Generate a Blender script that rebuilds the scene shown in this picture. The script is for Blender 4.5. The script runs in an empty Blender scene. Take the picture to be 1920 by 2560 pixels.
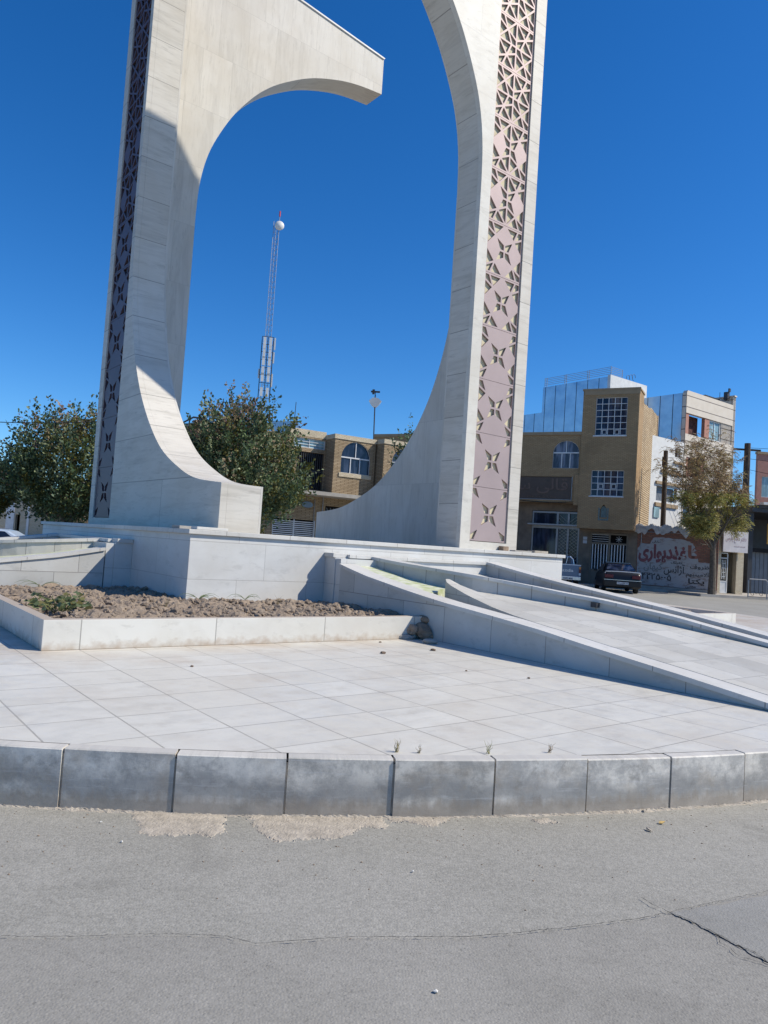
import bpy, bmesh, math, random
import numpy as np
from mathutils import Vector, Matrix
from mathutils.geometry import tessellate_polygon
random.seed(7); rng = np.random.default_rng(7)
R = math.radians
SC = bpy.context.scene; COL = SC.collection

# ------------------------------------------------------------------ camera, light
PITCH, ROLL, FPX = R(2.67), R(3.738), 1838.0
cam = bpy.data.cameras.new('camera'); CAM = bpy.data.objects.new('camera', cam); COL.objects.link(CAM)
cp, sp, cr, sr = math.cos(PITCH), math.sin(PITCH), math.cos(ROLL), math.sin(ROLL)
fw = Vector((0, cp, sp)); u0 = Vector((0, -sp, cp)); r0 = Vector((1, 0, 0))
rt = r0 * cr + u0 * sr; up = -r0 * sr + u0 * cr
m4 = Matrix((rt, up, -fw)).transposed().to_4x4(); m4.translation = (0, 0, 1.55); CAM.matrix_world = m4
cam.sensor_fit = 'HORIZONTAL'; cam.sensor_width = 36.0; cam.lens = 36.0 * FPX / 1920.0
cam.clip_start = .05; cam.clip_end = 3000
SC.camera = CAM

TH = R(37.9)
U = Vector((math.cos(TH), math.sin(TH), 0)); V = Vector((-math.sin(TH), math.cos(TH), 0))
C0 = Vector((-2.79, 10.72, 0))
SUN = (U * .80 - V * .715 + Vector((0, 0, 1))).normalized()      # towards the sun
SKY_STRENGTH, SUN_STRENGTH, EXPO = .088, 4.4, .27
w = bpy.data.worlds.new('World'); SC.world = w; w.use_nodes = True
nt = w.node_tree; bg = nt.nodes['Background']; sky = nt.nodes.new('ShaderNodeTexSky')
sky.sky_type = 'NISHITA'; sky.sun_disc = False
sky.sun_elevation = math.asin(SUN.z); sky.sun_rotation = math.atan2(SUN.x, SUN.y)
sky.altitude = 1200; sky.air_density = 1.0; sky.dust_density = .55; sky.ozone_density = 2.2
hsv = nt.nodes.new('ShaderNodeHueSaturation'); hsv.inputs['Saturation'].default_value = 1.36; hsv.inputs['Value'].default_value = 1.15; tm = nt.nodes.new('ShaderNodeMix'); tm.data_type = 'RGBA'; tm.blend_type = 'MULTIPLY'; tm.inputs[0].default_value = 1; tm.inputs[7].default_value = (.74, 1.02, 1.26, 1); nt.links.new(sky.outputs[0], hsv.inputs['Color']); nt.links.new(hsv.outputs[0], tm.inputs[6]); nt.links.new(tm.outputs[2], bg.inputs[0]); bg.inputs[1].default_value = SKY_STRENGTH
sl = bpy.data.lights.new('sun', 'SUN'); SO = bpy.data.objects.new('sun', sl); COL.objects.link(SO)
sl.energy = SUN_STRENGTH; sl.angle = R(.55); sl.color = (1, .925, .79)
SO.rotation_euler = SUN.to_track_quat('Z', 'Y').to_euler(); SO.location = (20, -10, 30)
SC.view_settings.view_transform = 'Standard'; SC.view_settings.look = 'None'
SC.view_settings.exposure = EXPO; SC.view_settings.gamma = 1

# ------------------------------------------------------------------ materials
def srgb(h):
    h = h.lstrip('#'); c = [int(h[i:i + 2], 16) / 255 for i in (0, 2, 4)]
    return tuple((x / 12.92 if x <= .04045 else ((x + .055) / 1.055) ** 2.4) for x in c)
class N:
    def __init__(s, name):
        s.m = bpy.data.materials.new(name); s.m.use_nodes = True; s.t = s.m.node_tree
        s.b = s.t.nodes['Principled BSDF']; s.tc = s.t.nodes.new('ShaderNodeTexCoord')
    def new(s, k, **kw):
        n = s.t.nodes.new('ShaderNode' + k)
        for a, v in kw.items(): setattr(n, a, v)
        return n
    def ln(s, a, b): s.t.links.new(a, b)
    def mapc(s, src, scale=(1, 1, 1), rot=(0, 0, 0), loc=(0, 0, 0)):
        n = s.new('Mapping'); s.ln(s.tc.outputs[src], n.inputs[0])
        n.inputs[1].default_value = loc; n.inputs[2].default_value = rot; n.inputs[3].default_value = scale
        return n.outputs[0]
    def noise(s, co, scale, detail=4, rough=.55, dist=0):
        n = s.new('TexNoise'); s.ln(co, n.inputs['Vector']); n.inputs['Scale'].default_value = scale
        n.inputs['Detail'].default_value = detail; n.inputs['Roughness'].default_value = rough
        n.inputs['Distortion'].default_value = dist; return n.outputs[0]
    def vor(s, co, scale, feature='F1'):
        n = s.new('TexVoronoi', feature=feature); s.ln(co, n.inputs['Vector']); n.inputs['Scale'].default_value = scale
        return n.outputs[0]
    def ramp(s, f, a, b, ca=(0, 0, 0, 1), cb=(1, 1, 1, 1)):
        n = s.new('ValToRGB'); s.ln(f, n.inputs[0]); e = n.color_ramp.elements
        e[0].position, e[1].position = a, b; e[0].color, e[1].color = ca, cb; return n.outputs[0]
    def mix(s, f, a, b, mode='MIX'):
        n = s.new('Mix', data_type='RGBA', blend_type=mode)
        for i, v in ((0, f), (6, a), (7, b)):
            if isinstance(v, (int, float)): n.inputs[i].default_value = v
            elif isinstance(v, (tuple, list)): n.inputs[i].default_value = (*v[:3], 1)
            else: s.ln(v, n.inputs[i])
        return n.outputs[2]
    def math(s, op, a, b=0):
        n = s.new('Math', operation=op)
        for i, v in ((0, a), (1, b)):
            if isinstance(v, (int, float)): n.inputs[i].default_value = v
            else: s.ln(v, n.inputs[i])
        return n.outputs[0]
    def brick(s, co, w, h, mortar, off=.5, bias=0, squash=1):
        n = s.new('TexBrick'); s.ln(co, n.inputs['Vector']); n.offset = off; n.inputs['Scale'].default_value = 1
        n.inputs['Brick Width'].default_value = w; n.inputs['Row Height'].default_value = h
        n.inputs['Mortar Size'].default_value = mortar; n.inputs['Mortar Smooth'].default_value = .1
        n.inputs['Bias'].default_value = bias
        n.inputs['Color1'].default_value = (0, 0, 0, 1); n.inputs['Color2'].default_value = (1, 1, 1, 1)
        n.inputs['Mortar'].default_value = (.5, .5, .5, 1)
        return n.outputs['Color'], n.outputs['Fac']
    def done(s, col, rough=.8, bump=None, strength=.2, dist=.01, metal=0, spec=None):
        if isinstance(col, (tuple, list)): s.b.inputs['Base Color'].default_value = (*col[:3], 1)
        else: s.ln(col, s.b.inputs['Base Color'])
        if isinstance(rough, (int, float)): s.b.inputs['Roughness'].default_value = rough
        else: s.ln(rough, s.b.inputs['Roughness'])
        s.b.inputs['Metallic'].default_value = metal; s.b.inputs['Specular IOR Level'].default_value = .3
        if spec is not None: s.b.inputs['Specular IOR Level'].default_value = spec
        if bump is not None:
            n = s.new('Bump'); n.inputs['Strength'].default_value = strength; n.inputs['Distance'].default_value = dist
            s.ln(bump, n.inputs['Height']); s.ln(n.outputs[0], s.b.inputs['Normal'])
        return s.m

def plain(name, c, rough=.7, metal=0, var=.12, scale=3.0, bump=0):
    n = N(name); o = n.tc.outputs['Object']
    a = n.noise(o, scale, 5); f = n.ramp(a, .3, .75)
    col = n.mix(f, tuple(x * (1 - var) for x in c), tuple(min(1, x * (1 + var)) for x in c))
    return n.done(col, rough, n.noise(o, scale * 12, 3) if bump else None, bump, .01, metal)

def stone(name, base, dark, vein, joint, jw=.006, jd=.6, stretch=(1, 1, 1), veinamt=.55, tilev=.06, off=.5, dirt=0, rough=.55, warm=None):
    """slabs in UV metres; vein = (scale_u, scale_v) of the streaks"""
    n = N(name); uv = n.tc.outputs['UV']; o = n.tc.outputs['Object']
    vc = n.mapc('UV', (vein[0], vein[1], 1))
    bc, bf = n.brick(uv, joint[0], joint[1], jw, off)
    # break streaks from slab to slab
    sh = n.new('VectorMath', operation='MULTIPLY_ADD'); n.ln(bc, sh.inputs[0]); sh.inputs[1].default_value = (7, 13, 5); n.ln(vc, sh.inputs[2])
    v1 = n.ramp(n.noise(sh.outputs[0], 1.0, 8, .68, .6), .47, .68)
    v2 = n.ramp(n.noise(sh.outputs[0], 3.1, 6, .7, .3), .56, .67)
    big = n.noise(o, .9, 6, .6)
    col = n.mix(n.math('MULTIPLY', v1, veinamt), base, dark)
    col = n.mix(n.math('MULTIPLY', v2, veinamt * .8), col, tuple(x * .75 for x in dark))
    col = n.mix(n.math('MULTIPLY', n.ramp(big, .42, .62), .45), col, warm or (base[0] * .84, base[1] * .80, base[2] * .74))
    tv = n.mix(tilev, (1, 1, 1), bc, 'MIX'); col = n.mix(1.0, col, n.mix(1.0, tv, (1 - tilev * .3,) * 3, 'MULTIPLY'), 'MULTIPLY')
    col = n.mix(n.math('MULTIPLY', bf, jd), col, (.12, .11, .10))
    if dirt:
        sx = n.new('SeparateXYZ'); n.ln(uv, sx.inputs[0])
        nz = n.noise(uv, 9, 6); hh = n.math('ADD', n.math('ADD', sx.outputs[1], .30), n.math('MULTIPLY', nz, -.30))
        dm = n.ramp(hh, .13, .24, (1, 1, 1, 1), (0, 0, 0, 1))
        col = n.mix(n.math('MULTIPLY', dm, dirt), col, (.36, .27, .19))
    h = n.math('ADD', n.math('MULTIPLY', bf, -1.0), n.math('MULTIPLY', v2, -.25))
    return n.done(col, rough, h, .35, .004)

CREAM = (.63, .595, .53)
M = {}
M['trav_h'] = stone('travertine_streaked_level', CREAM, (.36, .335, .29), (.7, 6), (7.3, .92), veinamt=.5, jw=.008, jd=.6, tilev=.10)
M['trav_v'] = stone('travertine_streaked_upright', (.635, .605, .545), (.40, .375, .335), (6, .7), (.8, 1.5), veinamt=.42, jd=.25, jw=.004, tilev=.10)
M['trav_d'] = stone('travertine_pale', (.66, .635, .575), (.44, .415, .37), (1.6, 4.0), (1.2, 1.2), veinamt=.42, jd=.14, jw=.004)
M['marble'] = stone('white_marble_slab', (.64, .64, .625), (.46, .46, .45), (1.2, 2.4), (1.25, .56), veinamt=.35, jd=.45, jw=.004, off=.37)
M['marble_wall'] = stone('planter_marble', (.67, .655, .605), (.54, .52, .47), (1.6, 3), (1.45, 3.0), veinamt=.4, jd=.6, dirt=.7, jw=.006)
M['cap'] = stone('cap_stone', (.62, .61, .58), (.45, .44, .41), (3, 2), (1.1, 4.0), veinamt=.4, jd=.6, jw=.006)
M['grey_slab'] = stone('grey_marble_slab', (.53, .52, .49), (.37, .36, .335), (1.2, 1.6), (.42, 2.0), veinamt=.45, jd=.6, jw=.006)
M['ramp_slab'] = stone('ramp_marble', (.605, .59, .54), (.49, .475, .435), (1.5, 2.5), (.52, .6), veinamt=.6, jd=.5, off=.5, jw=.005, tilev=.22)

def bc_f(n, bc):
    q = n.new('SeparateColor'); n.ln(bc, q.inputs[0]); return q.outputs[0]
def tiles():
    n = N('plaza_tiles'); o = n.tc.outputs['Object']
    bc, bf = n.brick(o, .55, .53, .006, 0.0)
    sh = n.new('VectorMath', operation='MULTIPLY_ADD'); n.ln(bc, sh.inputs[0]); sh.inputs[1].default_value = (9, 17, 3)
    n.ln(n.mapc('Object', (1.2, 2.6, 1)), sh.inputs[2])
    v1 = n.ramp(n.noise(sh.outputs[0], 1.3, 8, .66, .8), .44, .62)
    v2 = n.ramp(n.noise(sh.outputs[0], 5.0, 8, .75, .5), .57, .66)
    col = n.mix(n.math('MULTIPLY', v1, .6), (.625, .605, .545), (.52, .50, .445))
    col = n.mix(n.math('MULTIPLY', v2, .35), col, (.42, .40, .36))
    col = n.mix(n.math('MULTIPLY', bc_f(n, bc), .20), col, (.44, .43, .40)); wn = n.new('TexWhiteNoise'); n.ln(bc, wn.inputs['Vector']); rr = wn.outputs[0]
    col = n.mix(n.math('MULTIPLY', n.ramp(rr, .25, .85), .6), col, (.58, .55, .48))
    col = n.mix(n.math('MULTIPLY', n.ramp(n.noise(o, 1.1, 7, .65), .50, .66), .30), col, (.47, .41, .33))
    col = n.mix(n.math('MULTIPLY', n.ramp(n.noise(n.mapc('Object', (1, 1, 1), loc=(31, 7, 0)), 3.3, 8, .7), .54, .68), .35), col, (.40, .365, .31))
    # soil washed out of the planter and foot dirt
    dn = n.noise(o, .9, 7, .68); sx = n.new('SeparateXYZ'); n.ln(o, sx.inputs[0])
    g = n.new('MapRange'); n.ln(sx.outputs[1], g.inputs[0]); g.inputs[1].default_value = -.4; g.inputs[2].default_value = 2.8
    dd = n.ramp(n.math('ADD', n.math('MULTIPLY', g.outputs[0], .26), n.math('MULTIPLY', dn, .75)), .46, .66)
    col = n.mix(n.math('MULTIPLY', dd, .55), col, (.40, .30, .21))
    sp_ = n.ramp(n.noise(o, 38, 4, .6), .70, .76); col = n.mix(n.math('MULTIPLY', sp_, .30), col, (.30, .26, .21))
    jm = n.math('MULTIPLY', bf, n.ramp(n.noise(o, 1.7, 4), .3, .75, (.5, .5, .5, 1), (1, 1, 1, 1)))
    col = n.mix(n.math('MULTIPLY', jm, .8), col, (.20, .18, .15))
    return n.done(col, n.ramp(n.noise(o, 6, 4), .3, .7, (.35,) * 3 + (1,), (.6,) * 3 + (1,)), n.math('ADD', n.math('MULTIPLY', bf, -1), n.math('MULTIPLY', v2, -.2)), .5, .003)
M['tiles'] = tiles()

def asphalt(name, c1, c2, grain=1.0):
    n = N(name); o = n.tc.outputs['Object']
    big = n.ramp(n.noise(o, .55, 7, .62), .40, .60); col = n.mix(big, c1, c2)
    mid = n.ramp(n.noise(n.mapc('Object', (1, 2.2, 1)), 2.6, 7, .65), .45, .64); col = n.mix(n.math('MULTIPLY', mid, .22), col, tuple(x * 1.25 for x in c2))
    vo = n.new('TexVoronoi'); n.ln(o, vo.inputs['Vector']); vo.inputs['Scale'].default_value = 85
    ag = n.ramp(vo.outputs[0], .10, .60); vr = n.new('SeparateColor'); n.ln(vo.outputs[1], vr.inputs[0])
    agc = n.mix(n.ramp(vr.outputs[0], .0, 1.0), tuple(x * .62 for x in c1), tuple(min(1, x * 1.38) for x in c2))
    col = n.mix(.30 * grain, col, agc)
    pits = n.ramp(n.noise(o, 60, 5, .7), .60, .68); col = n.mix(n.math('MULTIPLY', pits, .40), col, tuple(x * .45 for x in c1))
    wh = n.ramp(n.noise(o, 23, 6, .75), .70, .73); col = n.mix(n.math('MULTIPLY', wh, .55), col, (.55, .53, .49))
    h = n.math('ADD', n.math('MULTIPLY', ag, -.6), n.math('ADD', n.math('MULTIPLY', pits, -1.1), n.noise(o, 14, 4)))
    st_ = n.ramp(n.noise(n.mapc('Object', loc=(13, 5, 0)), 1.7, 6, .6, 1.0), .60, .70); col = n.mix(n.math('MULTIPLY', st_, .28), col, tuple(x * .62 for x in c1))
    return n.done(col, .85, h, .4, .0045)
M['asphalt'] = asphalt('old_asphalt', (.262, .252, .222), (.310, .298, .266))
M['asphalt_b'] = asphalt('smooth_asphalt', (.247, .236, .210), (.285, .273, .245), .7)
M['asphalt_c'] = asphalt('blue_grey_asphalt', (.24, .235, .215), (.270, .265, .25), .5)

def kerb_mat():
    n = N('grey_kerb_stone'); uv = n.tc.outputs['UV']; sx = n.new('SeparateXYZ'); n.ln(uv, sx.inputs[0])
    a = n.new('Attribute', attribute_name='tint'); tn = a.outputs['Fac']
    shv = n.new('VectorMath', operation='MULTIPLY_ADD'); n.ln(a.outputs['Color'], shv.inputs[0]); shv.inputs[1].default_value = (11, 5, 3); n.ln(uv, shv.inputs[2])
    c = shv.outputs[0]
    col = n.mix(n.ramp(n.noise(c, 4.6, 10, .76, .15), .41, .58), (.44, .415, .37), (.82, .76, .66)); col = n.mix(.16, col, a.outputs['Color'])
    hz = n.math('ADD', sx.outputs[1], n.math('MULTIPLY', n.noise(c, 2.4, 6, .6), .34))
    band = n.ramp(hz, .22, .27); band2 = n.ramp(hz, .33, .42, (1, 1, 1, 1), (0, 0, 0, 1))
    col = n.mix(n.math('MULTIPLY', n.math('MULTIPLY', band, band2), .7), col, (.25, .245, .235))
    scr = n.ramp(n.noise(n.mapc('UV', (1.5, 22, 1), (0, 0, .7)), 2.0, 6, .7, 1), .57, .64)
    col = n.mix(n.math('MULTIPLY', scr, .35), col, (.60, .59, .57))
    spt = n.ramp(n.noise(c, 11, 7, .7), .55, .66); col = n.mix(n.math('MULTIPLY', spt, .5), col, (.24, .225, .20))
    rust = n.ramp(n.noise(c, 3.4, 6, .65), .52, .66); col = n.mix(n.math('MULTIPLY', rust, .4), col, (.38, .31, .23))
    low = n.ramp(n.math('ADD', sx.outputs[1], n.math('MULTIPLY', n.noise(n.mapc('UV', (14, 1.5, 1)), 1.5, 5, .6), -.12)), .0, .055, (1, 1, 1, 1), (0, 0, 0, 1))
    col = n.mix(n.math('MULTIPLY', low, .75), col, (.33, .275, .215))
    tp = n.ramp(sx.outputs[1], .322, .330); col = n.mix(n.math('MULTIPLY', tp, .85), col, (.50, .48, .44))
    return n.done(col, .6, n.noise(c, 30, 5, .7), .3, .004)
M['kerb'] = kerb_mat()

def brick_mat(name, c1, c2, mortar, w=.21, h=.065, ms=.008, bump=.6, stain=.25):
    n = N(name); uv = n.tc.outputs['UV']; bc, bf = n.brick(uv, w, h, ms)
    col = n.mix(bc, c1, c2); col = n.mix(n.math('MULTIPLY', n.ramp(n.noise(n.tc.outputs['Object'], .55, 7, .6), .50, .66), stain * 1.6), col, tuple(x * .45 for x in c1))
    col = n.mix(bf, col, mortar)
    return n.done(col, .85, n.math('MULTIPLY', bf, -1), bump, .01)
M['brick_tan'] = brick_mat('tan_brick', (.36, .235, .125), (.43, .29, .155), (.20, .135, .075))
M['brick_rough'] = brick_mat('rough_yellow_brick', (.47, .35, .205), (.60, .47, .30), (.17, .11, .065), .42, .125, .026, 1.0, .35)
M['brick_red'] = brick_mat('red_brick', (.25, .10, .065), (.36, .16, .10), (.16, .11, .085), .22, .08, .015, 1.0, .4)
M['brick_dun'] = brick_mat('dun_brick', (.37, .28, .175), (.47, .36, .235), (.15, .10, .055), .5, .075, .016, 1.0)
M['brick_cream'] = brick_mat('cream_brick', (.55, .47, .33), (.62, .54, .40), (.35, .28, .2), .22, .07)
def sheet_mat():
    n = N('galvanised_sheet'); uv = n.tc.outputs['UV']
    bc, bf = n.brick(uv, 1.0, 30, .03, 0)
    col = n.mix(n.ramp(n.noise(uv, .9, 6, .6), .35, .7), (.34, .44, .54), (.50, .60, .68))
    col = n.mix(n.math('MULTIPLY', bc, .25), col, (.30, .40, .52)); col = n.mix(bf, col, (.07, .09, .12))
    return n.done(col, .32, n.math('ADD', n.math('MULTIPLY', bf, 1), n.noise(uv, 1.2, 4)), .5, .03, metal=.85)
M['sheet'] = sheet_mat()
def beige_clad():
    n = N('beige_stone_cladding'); uv = n.tc.outputs['UV']; bc, bf = n.brick(uv, 20, .78, .035, 0)
    col = n.mix(n.ramp(n.noise(uv, 2, 5), .3, .7), (.60, .53, .44), (.66, .59, .50))
    return n.done(n.mix(bf, col, (.20, .17, .15)), .7)
M['beige'] = beige_clad()
def glass_mat(name, c, rough=.06, var=0.0):
    n = N(name); o = n.tc.outputs['Object']
    col = n.mix(n.ramp(n.noise(n.mapc('Object', (2.5, 2.5, .5)), 1.3, 3), .45, .6), c, tuple(min(1, x * (1 + var) + var * .02) for x in c))
    m = n.done(col, rough, n.noise(o, 1.2, 2), .04, .05); n.b.inputs['Specular IOR Level'].default_value = .35; return m
M['glass'] = glass_mat('window_glass', (.012, .02, .042), .05, 1.0)
M['glass_curtain'] = glass_mat('curtained_glass', (.05, .055, .075), .08, 2.0)
M['glass_pale'] = glass_mat('pale_glass', (.22, .33, .36), .1, .6)
M['white_paint'] = plain('white_paint', (.66, .66, .64), .45)
M['frame'] = plain('window_frame_paint', (.62, .63, .64), .4)
M['grey_metal'] = plain('grey_metal', (.30, .31, .33), .4, .6)
M['dark_metal'] = plain('dark_metal', (.06, .06, .065), .5, .3)
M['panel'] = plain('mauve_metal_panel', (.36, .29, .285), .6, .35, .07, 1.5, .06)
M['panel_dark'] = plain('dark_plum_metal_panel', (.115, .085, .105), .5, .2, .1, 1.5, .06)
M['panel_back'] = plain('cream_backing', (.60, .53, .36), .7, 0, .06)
M['plaster'] = plain('white_plaster', (.66, .66, .64), .8, 0, .08)
M['concrete'] = plain('concrete', (.34, .32, .29), .85, 0, .2, 2, .3)
M['pave'] = plain('pavement', (.40, .37, .33), .85, 0, .15, 1.5, .2)
M['pink'] = plain('pink_brick_pier', (.42, .21, .16), .8)
M['wood'] = plain('weathered_pole', (.085, .065, .05), .85, 0, .4, 5, .5)
M['bark'] = plain('bark', (.13, .105, .08), .9, 0, .4, 7, .8)
M['black'] = plain('black_void', (.012, .012, .014), .8)
M['rubber'] = plain('rubber', (.02, .02, .02), .8)
M['sign_brown'] = plain('brown_sign_board', (.10, .075, .06), .6)
M['sign_letter'] = plain('brown_sign_letters', (.16, .105, .08), .45)
M['sign_white'] = plain('white_sign_board', (.60, .56, .56), .6)
M['sign_rose'] = plain('rose_sign_letters', (.50, .38, .38), .6)
M['yellow'] = plain('yellow_board', (.42, .26, .06), .7)
M['ink'] = plain('black_wall_paint', (.03, .03, .032), .8)
M['ink_faded'] = plain('faded_black_wall_paint', (.17, .17, .17), .8)
M['redpaint'] = plain('red_wall_paint', (.21, .085, .09), .8, 0, .25, 5)
M['redfaded'] = plain('faded_red_wall_paint', (.27, .12, .09), .8, 0, .3, 5)
M['shutter'] = plain('grey_shutter', (.16, .17, .19), .5, .3)
M['tile_blue'] = plain('glazed_blue_tile', (.12, .17, .17), .3, 0, .4, 12)
M['tarp'] = plain('dusty_tarpaulin', (.46, .44, .41), .8, 0, .3, 4, .5)
M['gate'] = plain('brown_gate_paint', (.20, .165, .125), .5)
M['stone_brown'] = plain('field_stone', (.27, .20, .145), .9, 0, .3, 9, .6)
M['debris'] = plain('crumb_soil', (.17, .12, .085), .95, 0, .3, 20, .5)
M['pebble'] = plain('white_pebble', (.6, .58, .54), .8)
M['leaf_dry'] = plain('dry_leaf', (.55, .38, .14), .7)
M['mortar'] = plain('dried_mortar', (.40, .355, .295), .95, 0, .22, 14, .5)
M['crack'] = plain('road_crack_fill', (.05, .047, .043), .95)
M['trimtan'] = plain('tan_render', (.34, .25, .155), .8)
M['awn'] = plain('mossy_render', (.33, .31, .22), .9, 0, .35, 3)
M['red_aviation'] = plain('red_lamp_cover', (.55, .05, .04), .5)
def soil_mat():
    n = N('turned_soil'); o = n.tc.outputs['Object']
    col = n.mix(n.ramp(n.noise(o, 2.5, 6), .3, .7), (.21, .16, .12), (.32, .255, .195))
    col = n.mix(n.ramp(n.noise(o, 25, 5, .7), .45, .75), col, (.36, .29, .22))
    return n.done(col, .95, n.noise(o, 40, 6, .75), 1.0, .02)
M['soil'] = soil_mat()
def moss_mat():
    n = N('algae_pool_lining'); o = n.tc.outputs['Object']
    f = n.ramp(n.noise(n.mapc('Object', (3, 8, 3)), 1.6, 6, .65), .42, .62)
    return n.done(n.mix(f, (.62, .63, .52), (.40, .45, .20)), .5)
M['moss'] = moss_mat()
M['ramp_wall'] = stone('ramp_wall_marble', (.57, .57, .55), (.42, .42, .405), (1.2, 2.0), (.86, .47), veinamt=.5, jd=.65, jw=.005, off=.43, tilev=.14)
M['alg_slab'] = stone('algae_tinted_slab', (.50, .52, .44), (.40, .43, .32), (1.2, 1.6), (.42, 2.0), veinamt=.5, jd=.6, jw=.006)
def paint(name, c, rough=.25):
    n = N(name); n.done(c, rough); n.b.inputs['Coat Weight'].default_value = .25; n.b.inputs['Coat Roughness'].default_value = .12; return n.m
M['car_black'] = paint('black_car_paint', (.008, .009, .012), .45); M['car_blue'] = paint('blue_grey_car_paint', (.13, .185, .26), .4)
M['car_silver'] = paint('pale_blue_car_paint', (.35, .42, .52), .35)
M['chrome'] = plain('chrome_trim', (.62, .64, .66), .25, .7); M['tail_red'] = paint('red_tail_lamp', (.11, .01, .018), .3)
M['tail_amber'] = paint('amber_tail_lamp', (.60, .22, .05), .2); M['plate'] = plain('number_plate', (.52, .53, .55), .5)
def leaf_mat(name):
    n = N(name); a = n.new('Attribute', attribute_name='tint')
    d = n.b; n.ln(a.outputs['Color'], d.inputs['Base Color']); d.inputs['Roughness'].default_value = .55; d.inputs['Specular IOR Level'].default_value = .3
    tr = n.new('BsdfTranslucent'); n.ln(a.outputs['Color'], tr.inputs[0]); mx = n.new('MixShader'); mx.inputs[0].default_value = .3
    n.ln(d.outputs[0], mx.inputs[1]); n.ln(tr.outputs[0], mx.inputs[2]); n.ln(mx.outputs[0], n.t.nodes['Material Output'].inputs[0]); return n.m
M['leaf'] = leaf_mat('foliage')

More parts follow.
